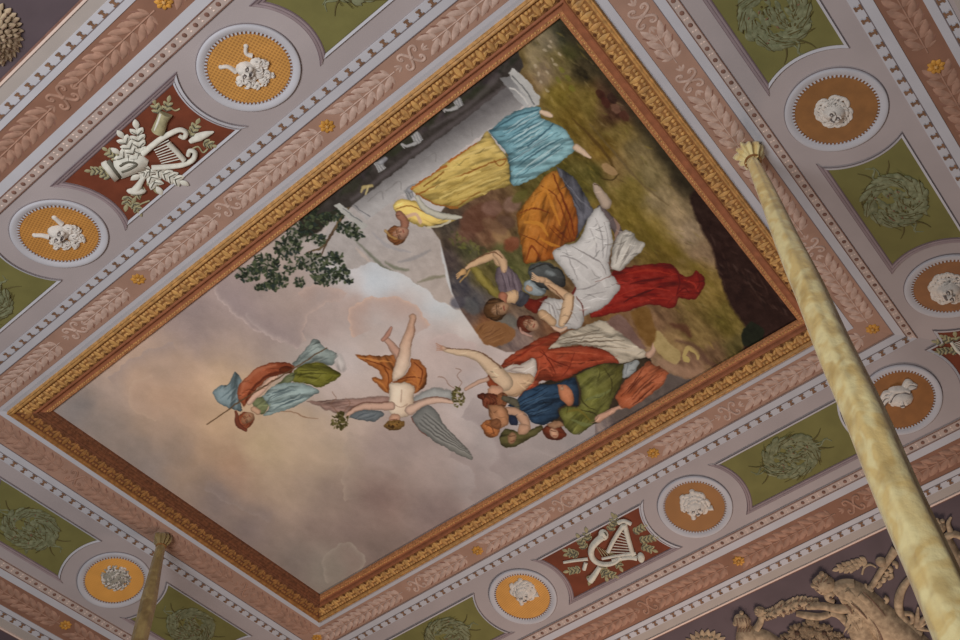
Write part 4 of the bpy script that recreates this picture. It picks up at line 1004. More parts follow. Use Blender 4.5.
# --- woman in yellow and blue
P = 8
fill([(410, 188.5), (434, 172), (449, 160), (478, 141), (487, 131), (497, 145), (507.5, 157), (509, 168), (512, 184), (505, 187), (491.6, 190.6), (474, 200), (457, 208.6), (446, 207), (434, 204), (418, 195)], (172, 148, 84), P, col2=(150, 128, 66), axis=((470, 150), (480, 200)), tex=9)
for pts, w, c in (([(411, 189), (434, 172), (446, 166)], 2.6, (164, 92, 38)), ([(449, 161), (464, 150), (477, 141)], 3, (166, 92, 36)), ([(418, 194), (440, 184), (470, 172), (492, 162), (506, 159)], 1.5, (142, 88, 36)), ([(417, 194), (428, 201), (440, 206), (457, 208)], 3, (150, 96, 44)),
                  ([(458, 206), (472, 196), (480, 192)], 1.4, (138, 92, 40)), ([(430, 190), (450, 180), (480, 172)], 2.2, (206, 182, 106)), ([(440, 198), (468, 186), (500, 178)], 2.0, (202, 178, 104)), ([(455, 160), (480, 150), (494, 146)], 2.4, (206, 180, 110)), ([(424, 186), (444, 172)], 1.4, (130, 84, 34)), ([(494, 160), (500, 166), (506, 160)], 1.2, (140, 90, 40))): stroke(pts, w, c, .85, P)
folds(P, ((430, 196), (455, 206)), ((505, 160), (511, 184)), 9, (208, 184, 112), (146, 116, 54), seed=2, al=.4)
fill([(393, 205), (400, 199), (415, 201), (428, 208), (440, 216), (457, 217), (452, 222), (441, 224), (426, 227), (413, 224), (396, 213)], (186, 160, 88), P, tex=9)
stroke([(396, 209), (410, 206), (424, 212)], 1.2, (140, 96, 44), .8, P); stroke([(404, 218), (416, 214), (420, 222)], 3.4, (196, 160, 136), .9, P)
stroke([(417, 197), (424, 208), (436, 214), (450, 217), (461, 217)], [4, 7, 7, 6, 3], (176, 172, 156), 1, None, P); stroke([(450, 221), (440, 226), (428, 227)], 2.2, (184, 176, 152), .9, None, P)
stroke([(399, 215), (405, 222), (404, 228)], [8, 8], (152, 104, 82), 1, None, P)
head(400, 234, 9.6, 160, P, (190, 142, 116), (112, 72, 44), .25)
stroke([(388, 226), (396, 230), (402, 238), (408, 246)], [2, 3.4, 2], (86, 50, 34), .9, P); stroke([(386, 231), (391, 236), (396, 239)], 3, (170, 132, 76), .8, None, P)
fill([(489, 131), (504, 118), (522, 109), (539, 107), (541, 117), (553, 123), (565, 129), (570, 138), (574.7, 145), (573, 152.5), (557.5, 163.4), (535.6, 177.5), (520, 184), (512, 184.5), (509, 165), (506.7, 152.5), (498, 143)], (90, 126, 136), P, col2=(118, 154, 160), axis=((505, 125), (555, 165)), tex=10)
folds(P, ((538, 108), (572, 144)), ((494, 134), (516, 182)), 26, (176, 196, 198), (50, 84, 98), wobble=3, w=1.6, seed=9, al=.7)
stroke([(490, 132), (514, 117), (538, 110)], 1.6, (60, 92, 104), .8, P); stroke([(498, 144), (508, 160), (511, 182)], 1.2, (54, 80, 88), .7, P); stroke([(553, 124), (545, 132), (528, 146)], 1.5, (46, 76, 92), .7, P)
stroke([(576, 147), (583, 152), (590, 157)], [7, 6, 3], SK, 1, None, P); stroke([(541, 112), (546, 114), (551, 116)], [4, 6, 4], SK, 1, None, P)

# --- figure in the ochre dress
P = 9
fill([(555.6, 165.6), (572.8, 176.6), (582, 189), (588, 201), (594, 212), (586, 222), (580, 233), (576, 237), (572, 210), (562, 184)], (92, 92, 100), P, tex=10)
folds(P, ((556, 167), (563, 182)), ((578, 232), (592, 208)), 8, (142, 142, 150), (54, 52, 60), seed=3)
fill([(549, 173), (555.6, 170), (563, 181), (572.8, 200), (578, 223), (576, 238), (565, 244), (562, 252), (555, 259), (540, 261), (524, 262), (521, 242), (518, 231), (516.6, 214), (524, 204.7), (540, 183)], (156, 102, 40), P, col2=(140, 78, 32), axis=((530, 210), (570, 240)), tex=10)
for pts, w, c in (([(553, 174), (562, 196), (571, 220), (574, 236)], 2.2, (112, 52, 20)), ([(541, 186), (556, 196), (566, 222), (570, 238)], 1.6, (122, 60, 22)), ([(520, 213), (534, 208), (550, 213)], 2.2, (124, 62, 26)), ([(550, 228), (558, 236), (566, 242)], 1.2, (110, 52, 20)), ([(553, 225), (561, 233), (568, 240)], 1.2, (112, 54, 20)),
                  ([(520, 234), (534, 240), (548, 250)], 1.2, (116, 60, 24)), ([(526, 260), (532, 246), (540, 258)], 2.2, (130, 62, 26)), ([(525, 222), (540, 224), (548, 236)], 4, (194, 130, 48)), ([(545, 185), (552, 205), (560, 225)], 3.4, (196, 128, 46)), ([(528, 209), (540, 196), (546, 182)], 3, (196, 126, 46)), ([(540, 238), (550, 244), (560, 246)], 3, (190, 124, 42)), ([(556, 258), (566, 246), (578, 238)], 2.8, (128, 42, 24))): stroke(pts, [w*.5, w, w*.4], c, .85, P)

# --- seated woman in white with the red cloak
P = 10
RD = [(610, 272), (622, 268), (638, 265), (660, 263), (672.5, 265), (682, 275), (691, 276), (696, 270), (704.5, 280), (699, 295), (690, 300), (679, 298), (675.6, 305), (667.8, 308.6), (650.6, 304), (636, 308), (625.6, 311), (610, 314), (591, 318), (592, 306), (606, 296)]
fill(RD, (126, 38, 30), P, col2=(116, 34, 28), axis=((610, 290), (700, 285)), tex=12)
for pts, w, c in (([(624, 302), (640, 294), (662, 286)], 2, (84, 24, 22)), ([(630, 284), (646, 280), (664, 278)], 1.6, (96, 26, 22)), ([(618, 296), (640, 288), (670, 290)], 2, (168, 56, 42)), ([(626, 274), (648, 270), (672, 274)], 2.4, (166, 54, 38)), ([(640, 302), (656, 298), (672, 300)], 2, (162, 52, 40)), ([(612, 308), (628, 304), (640, 300)], 2, (160, 52, 38)),
                  ([(684, 280), (694, 284), (698, 292)], 2.2, (172, 60, 46)), ([(676, 296), (684, 288), (690, 294)], 1.6, (104, 26, 24)), ([(676, 270), (680, 282), (676, 296)], 1.6, (100, 26, 24)), ([(696, 272), (700, 280), (697, 290)], 1.4, (104, 28, 24))): stroke(pts, [w*.4, w, w*.5], c, .8, P)
stroke([(600, 208), (612, 222), (619, 234), (615, 246)], [6, 9, 8, 5], (104, 92, 92), 1, None, P); stroke([(615, 218), (618, 228), (614, 240)], [3, 4, 2], (150, 122, 108), .9, P)
stroke([(594.5, 184.5), (599, 192), (606, 203)], [4, 9, 12], (172, 152, 134), 1, None, P); stroke([(594, 184), (601, 187), (609, 196)], .9, (74, 58, 44), .8, P)
fill([(610, 268), (613, 246), (618, 236), (624.5, 230), (634, 233), (636, 239), (644, 243), (642, 250), (634, 258), (627.5, 264), (620, 271)], (166, 162, 154), P, tex=8)
folds(P, ((612, 262), (622, 270)), ((622, 232), (642, 246)), 8, (196, 194, 188), (112, 106, 100), seed=5, al=.7)
WH = [(599.5, 206.5), (607, 217.5), (612, 230), (612.7, 242.5), (609, 261), (611, 272), (616, 280), (619.5, 287.5), (611.6, 300), (599, 309.5), (585, 315.6), (582, 326.5), (569, 329.5), (555, 327.5), (542.5, 318), (538, 307), (548.8, 298), (562.8, 298), (575, 287), (567.5, 276), (555, 259), (553, 252), (560, 247), (579, 239.5), (585, 225), (592, 212)]
fill(WH, (184, 182, 180), P, col2=(168, 166, 164), axis=((590, 240), (600, 310)), tex=6)
for pts, w, c in (([(572, 246), (586, 254), (600, 262), (606, 274)], 1.4, (124, 118, 118)), ([(560, 256), (572, 258), (588, 268)], 1.6, (138, 134, 134)), ([(596, 218), (602, 236), (603, 258)], 1.2, (132, 128, 128)), ([(604, 222), (608, 240), (606, 258)], 1.0, (128, 124, 124)), ([(590, 228), (596, 244), (596, 256)], 1.0, (140, 136, 136)), ([(574, 290), (588, 288), (600, 282)], 1.4, (136, 132, 132)),
                  ([(580, 300), (592, 294), (606, 292)], 1.2, (146, 142, 142)), ([(566, 250), (572, 266), (578, 280)], 1.4, (144, 140, 140)), ([(598, 222), (596, 240), (588, 250)], 3, (204, 202, 198)), ([(588, 262), (600, 274), (606, 288)], 5, (200, 198, 196)), ([(572, 262), (580, 276), (590, 284)], 4, (198, 196, 194)), ([(586, 302), (596, 300), (606, 296)], 3, (196, 194, 192)), ([(544, 302), (552, 306), (556, 318)], 1.2, (120, 112, 110)),
                  ([(576, 296), (582, 306), (584, 316)], 1.6, (96, 44, 36)), ([(596, 282), (612, 274), (608, 262)], 1.0, (120, 70, 62))): stroke(pts, [w*.4, w, w*.4], c, .75, P)
folds(P, ((546, 300), (562, 300)), ((550, 324), (580, 324)), 7, (204, 202, 198), (130, 126, 126), seed=6, al=.5)
fill([(523, 292), (534, 300), (548, 296), (540, 306), (536, 314), (526, 308), (520, 300)], (120, 44, 32), P); stroke([(568, 282), (574, 288), (570, 296)], 4, (112, 40, 32), .9, P)
ell(534.7, 288, 12, 7, 20, (124, 134, 138), P, tex=12); ell(547, 276, 20, 13, 22, (84, 88, 88), P, col2=(58, 58, 58), axis=((546, 268), (552, 288))); ell(550, 273, 6, 3, 20, (136, 144, 146), P, 2, .8); stroke([(530, 270), (544, 264), (560, 270), (566, 282)], 1.2, (48, 46, 42), .8, P)
stroke([(545, 280), (553, 287), (562, 293), (569, 299)], [6, 8, 9, 10], (196, 160, 124), 1, None, P); stroke([(569, 298), (567, 310), (562, 323)], [11, 12, 8], (204, 172, 136), 1, None, P); stroke([(573, 296), (572, 310), (566, 324)], 1.1, (120, 84, 60), .8, P); stroke([(548, 285), (558, 293), (564, 300)], 1.0, (110, 74, 52), .8, P)
ell(541, 279, 5, 3.4, 20, (198, 162, 128), P)
for k in range(4): stroke([(538, 277+k*1.5), (532, 273+k*2.2)], 1.3, (202, 166, 130), 1, None, P)
ell(529, 288, 3.6, 2.6, 40, (194, 160, 128), P); stroke([(552, 326), (560, 330), (566, 328)], [3, 5, 3], (196, 164, 140), 1, None, P)
stroke([(542, 314), (548, 318), (552, 322)], [9, 9], (190, 156, 120), 1, None, P)
head(529.5, 325, 9.4, 200, P, (196, 154, 124), (92, 48, 34), .2); stroke([(520, 328), (523, 333), (531, 336)], [2, 3, 2], (180, 140, 126), .9, None, P)

# --- figure raising a hand beside the bronze vase
P = 11
stroke([(460, 282), (470, 270)], [1.2, 1.4], (170, 136, 84), 1, None, P)
fill([(466, 264), (474, 264), (490, 280), (502, 294), (500, 300), (488, 292), (476, 278)], (122, 110, 54), P, tex=10)
fill([(496, 268), (506, 264), (517, 275), (523, 292), (518, 304), (508, 302), (500, 292), (496, 280)], (98, 86, 92), P, tex=10); fill([(520, 290), (530, 296), (524, 306), (516, 304)], (84, 84, 92), P, tex=8)
fill([(498, 296), (510, 290), (519, 293), (516, 303), (508, 303), (500, 306)], (194, 160, 122), P)
stroke([(499, 261), (494, 255), (484, 259), (474, 263), (467, 268)], [10, 9, 8, 6, 4], (196, 160, 122), 1, None, P); stroke([(497, 254), (503, 262), (504, 270)], [8, 9, 6], (196, 160, 124), 1, None, P); stroke([(470, 262), (482, 256), (494, 252), (502, 258)], 1.1, (104, 70, 48), .8, P)
ell(463, 272, 4, 3, -30, (198, 156, 104), P)
for k in range(3): stroke([(462, 271+k*1.4), (457, 274+k*2.2)], 1.1, (198, 156, 104), 1, None, P)
folds(P, ((498, 268), (514, 268)), ((506, 296), (520, 296)), 6, (136, 124, 132), (62, 52, 60), seed=8)
stroke([(503, 296), (503, 304)], [9, 8], (170, 110, 84), 1, None, P); head(499, 308.5, 10.4, 168, P, (188, 146, 112), (86, 62, 40), -.1, 1.1)

# --- crowd at the lower right: red robe, blue robe, green robe
fill([(520, 392), (560, 376), (600, 362), (640, 356), (650, 366), (620, 404), (590, 426), (560, 424), (530, 414)], (62, 52, 40), 12, 1.5, tex=5)
P = 12
fill([(570, 331), (588, 325), (601, 320), (612, 324), (623, 332), (637, 343), (646, 351), (646.6, 357), (634, 360), (619, 363), (612, 354), (606, 350), (590, 346), (570, 345), (549, 350), (556, 338)], (160, 152, 136), P, tex=8)
folds(P, ((556, 340), (560, 346)), ((612, 324), (646, 354)), 12, (184, 178, 164), (104, 92, 78), seed=12, al=.75)
fill([(499, 366), (508, 358), (517.5, 351), (536, 340), (555, 332), (561, 334), (555, 342), (549, 349.7), (560, 347), (580, 345.8), (590, 346), (606, 350), (614, 356), (619, 363), (606, 363.5), (586, 368.5), (574, 374), (563.8, 379.5), (552, 381), (542, 380.5), (534, 389.7), (524, 395), (518, 397), (528, 386), (535, 377), (537, 364), (532, 358), (522, 364), (508, 369)], (146, 68, 44), P, col2=(134, 60, 40), axis=((520, 350), (600, 370)), tex=11)
for pts, w, c in (([(540, 352), (556, 362), (570, 366)], 1.6, (108, 40, 26)), ([(542, 350), (552, 366), (556, 374)], 1.4, (104, 38, 26)), ([(548, 352), (570, 352), (596, 354)], 2.0, (186, 92, 60)), ([(560, 360), (584, 362), (606, 360)], 2.2, (180, 86, 56)), ([(536, 372), (546, 368), (552, 376)], 2.0, (182, 90, 62)), ([(510, 362), (528, 350), (548, 340)], 2.2, (140, 54, 36)), ([(562, 376), (570, 366), (574, 352)], 1.2, (116, 44, 30)),
                  ([(524, 392), (532, 382), (538, 372)], 1.6, (118, 44, 30)), ([(540, 358), (538, 372), (530, 388)], 1.6, (184, 92, 62))): stroke(pts, [w*.4, w, w*.4], c, .8, P)
fill([(500, 371), (508, 366), (524, 363), (533, 358), (537, 366), (534, 377), (528, 376), (514, 372)], (188, 178, 168), P, tex=5); folds(P, ((504, 372), (508, 370)), ((530, 360), (532, 374)), 5, (204, 196, 188), (136, 116, 110), seed=13)
fill([(489, 373), (494, 366), (501, 366), (508, 372), (524, 373), (534.7, 377), (532, 384), (526.9, 389), (516, 396.6), (503.4, 394), (496, 386)], (200, 174, 144), P, col2=(178, 146, 114), axis=((505, 372), (520, 396)), tex=4)
stroke([(442, 348.5), (452, 351), (466, 353), (477, 356), (486, 362), (497, 374), (504, 382)], [4, 6, 8, 10, 13, 17, 18], (200, 174, 144), 1, None, P); stroke([(446, 348), (466, 349), (480, 352), (492, 360), (501, 368)], 1.3, (112, 80, 62), .85, P)
ell(443, 348, 3.4, 2.6, 20, (200, 164, 138), P)
for k in range(4): stroke([(442, 346+k*1.4), (436.5, 343.5+k*2.2)], 1.1, (176, 132, 110), 1, None, P)
fill([(488, 375), (497, 384), (498, 389), (490, 388), (486, 380)], (150, 74, 44), P)
fill([(487, 389), (494, 385), (503, 388), (500, 396), (490, 398)], (196, 150, 122), P); ell(491, 401, 10, 8, 20, (104, 56, 38), P, tex=16); ell(481.5, 396, 4.4, 3.6, 0, (96, 50, 36), P); ell(502, 400, 6, 8, 0, (130, 84, 56), P, tex=10)
for k in range(6): stroke([(483+k*3, 396+k%2*2), (486+k*3, 402), (484+k*3, 407)], .8, (146, 84, 58), .7, P)
stroke([(430, 373), (480, 386)], .01, (0, 0, 0), 0); stroke([(466, 389), (476, 383), (487, 379)], [3.5, 4.5, 5], (186, 152, 132), 1, None, P)
stroke([(654, 343), (653, 350), (649, 355)], [3, 6, 8], (186, 152, 130), 1, None, P)
P = 13
fill([(508, 406), (516, 400), (524, 392), (533, 388), (542, 384), (552, 384), (564, 381), (574, 377), (579, 391), (578, 405), (568, 404), (559, 408), (558, 418), (550, 422), (542, 425), (532, 422), (524, 412)], (46, 70, 94), P, col2=(36, 54, 72), axis=((540, 390), (570, 410)), tex=9)
folds(P, ((512, 404), (530, 418)), ((548, 386), (560, 408)), 12, (78, 106, 132), (24, 36, 50), seed=15, al=.7)
stroke([(504, 398), (514, 402), (518, 408)], [5, 8, 4], (96, 92, 76), 1, None, P)
stroke([(498, 411), (510, 411), (519, 414), (525, 422), (527, 431)], [7, 8, 9, 10, 9], (182, 144, 118), 1, None, P); fill([(488, 404), (506, 408), (508, 424), (500, 428), (492, 422), (488, 412)], (150, 108, 78), P, tex=8)
fill([(480, 426), (490, 419), (500, 427), (497, 436), (487, 436)], (152, 96, 56), P, tex=8); ell(496, 424, 6, 5, 20, (138, 92, 62), P); stroke([(486, 424), (492, 428), (494, 434)], 1.0, (96, 54, 34), .7, P); fill([(508, 414), (516, 416), (518, 424), (510, 424)], (46, 56, 80), P)
fill([(558, 384), (566, 385), (572, 391), (574, 400), (570, 406), (563, 402), (559, 394)], (164, 108, 78), P, tex=8); ell(562, 388, 2, 2, 0, (196, 152, 120), P)
P = 14
fill([(499, 438), (503, 431), (509, 429), (523, 433), (532, 429), (541, 425), (542, 430), (534, 436), (523, 443), (512, 447), (503, 446)], (86, 82, 50), P, tex=9); ell(512, 438, 6, 4.6, 110, (158, 122, 92), P); stroke([(509, 436), (515, 436)], .8, (84, 56, 40), .8, P); stroke([(511, 441), (514, 441)], .8, (110, 60, 48), .8, P)
fill([(519, 424), (530, 426), (527, 434), (519, 434)], (180, 142, 116), P)
fill([(541, 430), (548, 425), (560, 426), (566, 434), (562, 439), (552, 440), (545, 437)], (104, 54, 36), P, tex=14); ell(554, 433, 5.4, 4.6, 60, (192, 150, 122), P); stroke([(551, 431), (556, 431)], .8, (80, 48, 36), .8, P); stroke([(553, 436), (556, 436)], .8, (130, 60, 50), .8, P); fill([(546, 424), (560, 421), (564, 426), (552, 428)], (160, 124, 96), P)
P = 15
fill([(575, 375), (588, 370), (603, 364), (620, 364), (624, 364), (622, 382), (616, 392), (608, 409), (597, 417), (596, 421), (588, 428), (576, 435), (567, 429), (563, 421), (559, 413), (566, 406), (579, 406), (581, 391)], (98, 100, 50), P, col2=(84, 82, 42), axis=((590, 385), (615, 375)), tex=12)
for pts, w, c in (([(580, 384), (590, 376), (604, 372)], 3, (122, 122, 66)), ([(585, 400), (598, 396), (610, 390)], 4, (116, 124, 76)), ([(580, 410), (592, 412), (598, 418)], 1.4, (58, 54, 28)), ([(572, 420), (584, 424), (592, 424)], 4, (112, 122, 76)), ([(604, 368), (612, 382), (610, 396)], 1.4, (64, 60, 32)), ([(580, 392), (584, 404), (596, 410)], 1.4, (62, 60, 30)), ([(566, 412), (578, 410), (590, 420)], 3, (120, 110, 48))): stroke(pts, [w*.4, w, w*.4], c, .75, P)
fill([(624.7, 364), (632, 361), (639, 361), (637, 368), (634, 373), (625, 378.5), (622, 376)], (150, 158, 160), P, tex=5); stroke([(628, 364), (626, 374)], 1, (110, 116, 122), .7, P)
stroke([(598, 419), (608, 413), (620, 408), (626, 411)], [7, 6, 5, 4], (186, 146, 124), 1, None, P)
P = 16
fill([(615, 397), (621, 386), (630, 376), (640, 369), (648, 361), (655, 365), (663.8, 369), (668.4, 374), (665, 382.5), (656, 390), (648, 396.6), (638, 404), (631, 409), (621, 407)], (146, 82, 54), P, tex=12)
folds(P, ((618, 398), (632, 408)), ((644, 364), (666, 378)), 12, (182, 114, 82), (88, 42, 28), seed=17, al=.75)
fill([(631, 408), (646, 398), (664, 384), (668, 374), (684, 378), (690, 382), (664, 396), (620, 420), (616, 410)], (96, 92, 92), 3, 1.5, tex=8)
# pale rocks, roots and gold crown lying on the ground
fill([(652, 336), (658, 330), (668, 342), (680, 352), (676, 364), (664, 358), (656, 350)], (158, 148, 104), 3, 1.4, tex=10); stroke([(684, 356), (688, 348), (696, 352), (698, 358)], [4, 5, 3], (168, 158, 104), .95, 3); ell(686, 359, 4, 3.4, 60, (164, 156, 100), 3)
fill([(630, 312), (646, 306), (652, 318), (656, 334), (650, 346), (640, 336), (634, 322)], (118, 92, 48), 3, 2.5, tex=10); fill([(606, 322), (618, 314), (628, 322), (640, 340), (646, 348), (636, 346), (622, 334)], (120, 100, 96), 3, 2, tex=10)
stroke([(670, 324), (684, 328), (690, 336)], [2, 8, 3], (92, 62, 48), .8, 3, soft=3); stroke([(676, 340), (694, 346), (706, 360), (718, 368)], [2, 6, 3], (92, 68, 62), .6, 3, soft=3); stroke([(660, 362), (684, 372), (700, 372)], [4, 12, 6], (156, 132, 114), .6, 3, soft=4)

# --- flying youth with wings, handing out wreaths
P = 17
fill([(307, 401), (330, 400), (358, 398), (388, 396), (388, 403), (362, 405), (345, 413), (330, 411), (318, 406)], (146, 118, 108), P, 1.6, tex=8); folds(P, ((310, 402), (330, 410)), ((350, 399), (360, 404)), 6, (170, 144, 132), (116, 88, 80), seed=18)
fill([(349, 417), (356, 411), (366, 409), (377, 410), (384, 413.6), (380, 418), (372, 421.5), (358, 420)], (108, 116, 120), P, tex=6); folds(P, ((352, 417), (360, 420)), ((368, 410), (382, 414)), 6, (136, 142, 146), (76, 84, 92), seed=19)
fill([(413, 398), (428, 389), (440, 388), (451, 391), (452, 399), (432, 401), (416, 408)], (150, 152, 150), P, 2.0, tex=6)
fill([(410.5, 416.7), (417, 411), (427, 404.5), (436, 409.7), (442.5, 422), (455, 436), (466, 447), (473, 459), (460, 455.5), (442.5, 446), (425, 435), (415, 425)], (116, 118, 116), P, col2=(128, 128, 122), axis=((420, 410), (470, 455)), tex=6)
for k in range(9):
    t = k/8; stroke([(418+t*8, 424-t*12), (440+t*2, 440-t*14), (471-t*10+4*(1-t), 457-t*12)], [.6, 1.2, .6], (84, 84, 82) if k % 2 else (150, 150, 146), .7, P)
stroke([(411, 417), (416, 427), (426, 436)], 1.6, (128, 84, 74), .9, P)
fill([(355, 354.5), (367.5, 355), (383, 356), (396, 355), (395, 369.5), (391, 383.5), (388.6, 393), (380, 387), (371.4, 379), (375, 377), (381.6, 379), (378.4, 369.5), (367.5, 364), (360, 359)], (150, 92, 48), P, tex=9)
fill([(411, 358.4), (419, 360), (427, 371), (425.5, 385), (419, 392), (412.8, 393), (412.8, 386.6), (402, 383), (391, 382.5), (402, 377), (409, 369.4)], (148, 90, 48), P, tex=9)
for pts, w, c in (([(358, 357), (374, 360), (392, 362)], 2, (196, 130, 66)), ([(384, 366), (388, 376), (388, 390)], 1.4, (112, 56, 26)), ([(374, 379), (382, 384), (388, 391)], 1.6, (190, 122, 60)), ([(414, 362), (422, 370), (420, 384)], 1.6, (112, 54, 26)), ([(396, 381), (410, 377), (422, 378)], 1.2, (106, 52, 26)), ([(412, 372), (418, 380), (417, 390)], 2.0, (192, 120, 60)), ([(400, 384), (412, 382), (420, 388)], 1.6, (188, 118, 62)), ([(366, 360), (380, 364), (390, 370)], 1.2, (112, 58, 28))): stroke(pts, [w*.5, w, w*.4], c, .85, P)
stroke([(399, 355), (393, 347), (387, 340)], [10, 8, 6], (184, 144, 124), 1, None, P); stroke([(383, 339.5), (388, 334), (391, 328)], [4, 5, 3], (172, 126, 108), 1, None, P)
fill([(409.7, 314.7), (413, 313), (416.7, 315.5), (415.2, 327.2), (412.8, 341.3), (410.5, 350.6), (409, 366), (402, 377), (391.7, 380), (394.5, 366), (398.8, 351), (401, 340), (407, 327)], (188, 150, 126), P, col2=(204, 182, 160), axis=((410, 330), (400, 372)), tex=4); stroke([(401, 341), (398, 354), (394, 368)], .9, (128, 90, 74), .7, P); stroke([(416, 318), (414, 330), (411, 346)], .9, (128, 90, 74), .6, P)
fill([(390, 384), (400, 382.5), (413.6, 386), (414, 398), (414, 406), (409, 415), (400, 418), (390, 413), (388, 404), (389.5, 394)], (210, 194, 172), P, col2=(190, 166, 142), axis=((396, 400), (414, 405)), tex=4)
stroke([(391, 406), (377, 406), (361, 407), (347, 415)], [9, 7, 6, 4], (194, 158, 138), 1, None, P); stroke([(388, 402), (376, 402.5), (361, 403), (349, 411)], 1.1, (120, 84, 70), .8, P)
stroke([(410, 410), (422, 403.5), (436, 400), (452, 402)], [10, 7, 6, 4], (200, 168, 148), 1, None, P); stroke([(414, 402), (424, 398.5), (438, 397), (450, 399)], 1.1, (124, 88, 74), .8, P)
for pts in ([(402, 390), (401, 402)], [(394, 404), (401, 407), (408, 404)]): stroke(pts, 1.1, (160, 132, 112), .6, P)
ell(394.5, 418.5, 5.6, 5, 0, (196, 152, 126), P); ell(394, 425, 10.4, 5.4, -6, (124, 92, 48), P, tex=12); dabs(394, 425, 9, 4, 26, [(158, 124, 66), (94, 68, 36), (140, 108, 58)], P, .8, 1.6, 3); stroke([(391, 419), (397, 419)], .8, (110, 70, 56), .8, P)
P = 18
dabs(340, 421, 8.6, 9, 90, [(118, 112, 58), (90, 84, 44), (146, 138, 84), (104, 96, 52)], P, 1.0, 2.0, 6); P = 20
dabs(458, 397, 6, 10, 80, [(118, 112, 58), (92, 84, 44), (150, 142, 90), (104, 96, 52)], P, .9, 1.8, 7)
for pts in ([(338, 412), (331, 404), (336, 398), (332, 392)], [(344, 411), (350, 404), (346, 398)], [(454, 388), (448, 384), (444, 378), (438, 377)], [(458, 388), (462, 382), (457, 376), (461, 370), (456, 368)]): stroke(pts, .8, (134, 100, 82), .7, None, P)
for x0, y0 in ((454, 392), (455, 397), (456, 402)): stroke([(x0, y0), (x0+6, y0+1)], .9, (176, 168, 120), .8, P)

# --- helmeted figure with shield and lance
P = 19
fill([(292, 363.6), (300, 355.8), (306, 348), (314.8, 338.6), (325, 347), (336, 353.4), (336, 360.5), (328, 365), (314, 362), (297, 367.5)], (122, 132, 128), P, tex=10); folds(P, ((294, 362), (304, 366)), ((314, 341), (335, 358)), 9, (156, 164, 158), (86, 96, 96), seed=20)
fill([(336, 352), (342, 356), (346, 366), (341, 372), (335, 364)], (170, 166, 162), P, 3, tex=10, alpha=.6)
fill([(297, 368), (306, 363.6), (319, 362.8), (331, 367.5), (340.6, 375), (330, 382.3), (319.5, 388), (309.4, 384), (294, 382.5), (292, 375)], (104, 102, 42), P, tex=10); folds(P, ((296, 370), (298, 382)), ((328, 368), (322, 386)), 7, (132, 130, 60), (58, 56, 24), seed=21)
fill([(212.5, 392.5), (219, 386), (228, 384), (231, 378), (236, 372), (241.5, 380), (239, 392.5), (240, 402), (242, 411), (230, 408), (217, 402)], (112, 128, 132), P, tex=9); folds(P, ((214, 393), (230, 408)), ((234, 376), (240, 396)), 7, (144, 158, 160), (76, 92, 98), seed=22)
fill([(251.6, 400), (262, 396), (272, 388), (284, 378), (292, 372), (294, 380), (282, 388), (270, 403), (262, 415), (254, 408)], (112, 118, 84), P, tex=8)
stroke([(249, 402), (258, 393), (267, 384), (276, 376)], [6, 7, 6, 4], (204, 166, 144), 1, None, P)
fill([(262, 395.6), (270, 388), (281, 383), (294, 383), (308, 385), (319.5, 391.7), (312, 396), (306, 400), (294, 406.6), (275, 413), (263, 416), (266, 411), (269, 406.6)], (128, 144, 142), P, tex=9); folds(P, ((266, 392), (272, 412)), ((290, 384), (314, 396)), 14, (166, 180, 176), (84, 100, 104), seed=23, al=.75, wobble=3)
fill([(243.8, 406.6), (238, 398), (238, 388), (244, 379), (250, 373), (258, 367), (270, 362.5), (286, 362.5), (294, 366.7), (292, 372), (282, 374), (272, 377), (262, 384), (254, 392), (249, 400)], (164, 92, 62), P, col2=(140, 74, 48), axis=((250, 375), (268, 385)), tex=6)
stroke([(246, 402), (250, 392), (260, 381), (272, 374), (290, 370)], [2, 2.6, 2], (104, 52, 34), .9, P); stroke([(241, 396), (245, 382), (258, 370), (276, 365)], [2, 4, 2], (184, 112, 80), .7, P, soft=2); ell(286, 370, 7, 3.6, -12, (108, 56, 32), P)
stroke([(207, 424.5), (236, 404), (268, 384), (296, 367), (326.6, 347.5)], [1.0, 1.5, 1.3, 1.3, 1.1], (104, 80, 58), .95, None, P)
stroke([(281, 411), (296, 412.5), (304, 417), (318, 419)], [.8, 1.4, .8], (150, 116, 92), .8, None, P)
head(247, 419, 8.2, 148, P, (186, 138, 104), (128, 70, 46), .3, 1.1); stroke([(236, 412), (238, 424), (246, 430)], [3, 5, 3], (120, 64, 46), .95, None, P); stroke([(254, 409), (258, 412)], [6, 6], (192, 152, 122), 1, None, P)

for pid_ in (8, 9, 10, 12, 13, 15, 16, 19):                          # broken dark and light touches that follow each cloth
    jj, kk = np.nonzero(ID == pid_); r_ = random.Random(pid_)
    if not len(jj): continue
    cv_ = np.cov(np.stack([X[jj, kk], Y[jj, kk]])); w_, v_ = np.linalg.eigh(cv_); an = math.atan2(v_[1, 1], v_[0, 1])
    for _ in range(int(len(jj)/260)):
        q = r_.randrange(len(jj)); x, y = X[jj[q], kk[q]], Y[jj[q], kk[q]]; a_ = an+r_.gauss(0, .35); L = r_.uniform(4, 12); c0 = C[jj[q], kk[q]].copy(); f = r_.choice((.62, .74, 1.16, 1.24))
        stroke([(x-L/2*math.cos(a_), y-L/2*math.sin(a_)), (x+r_.uniform(-1, 1), y+r_.uniform(-1, 1)), (x+L/2*math.cos(a_+.2), y+L/2*math.sin(a_+.2))], [.3, r_.uniform(.7, 1.6), .3], np.clip(c0*f, 0, 225), .6, pid_)
C += (TEX*6)[..., None]+(nr.rand(*X.shape)-.5)[..., None]*5
dk = (ID >= 3)[..., None]; C = np.where(dk, 124+(C-124)*1.16-7, 134+(C-128)*1.12)
C = np.where((ID == 3)[..., None], C*np.array([1.05, .98, .92]), C)
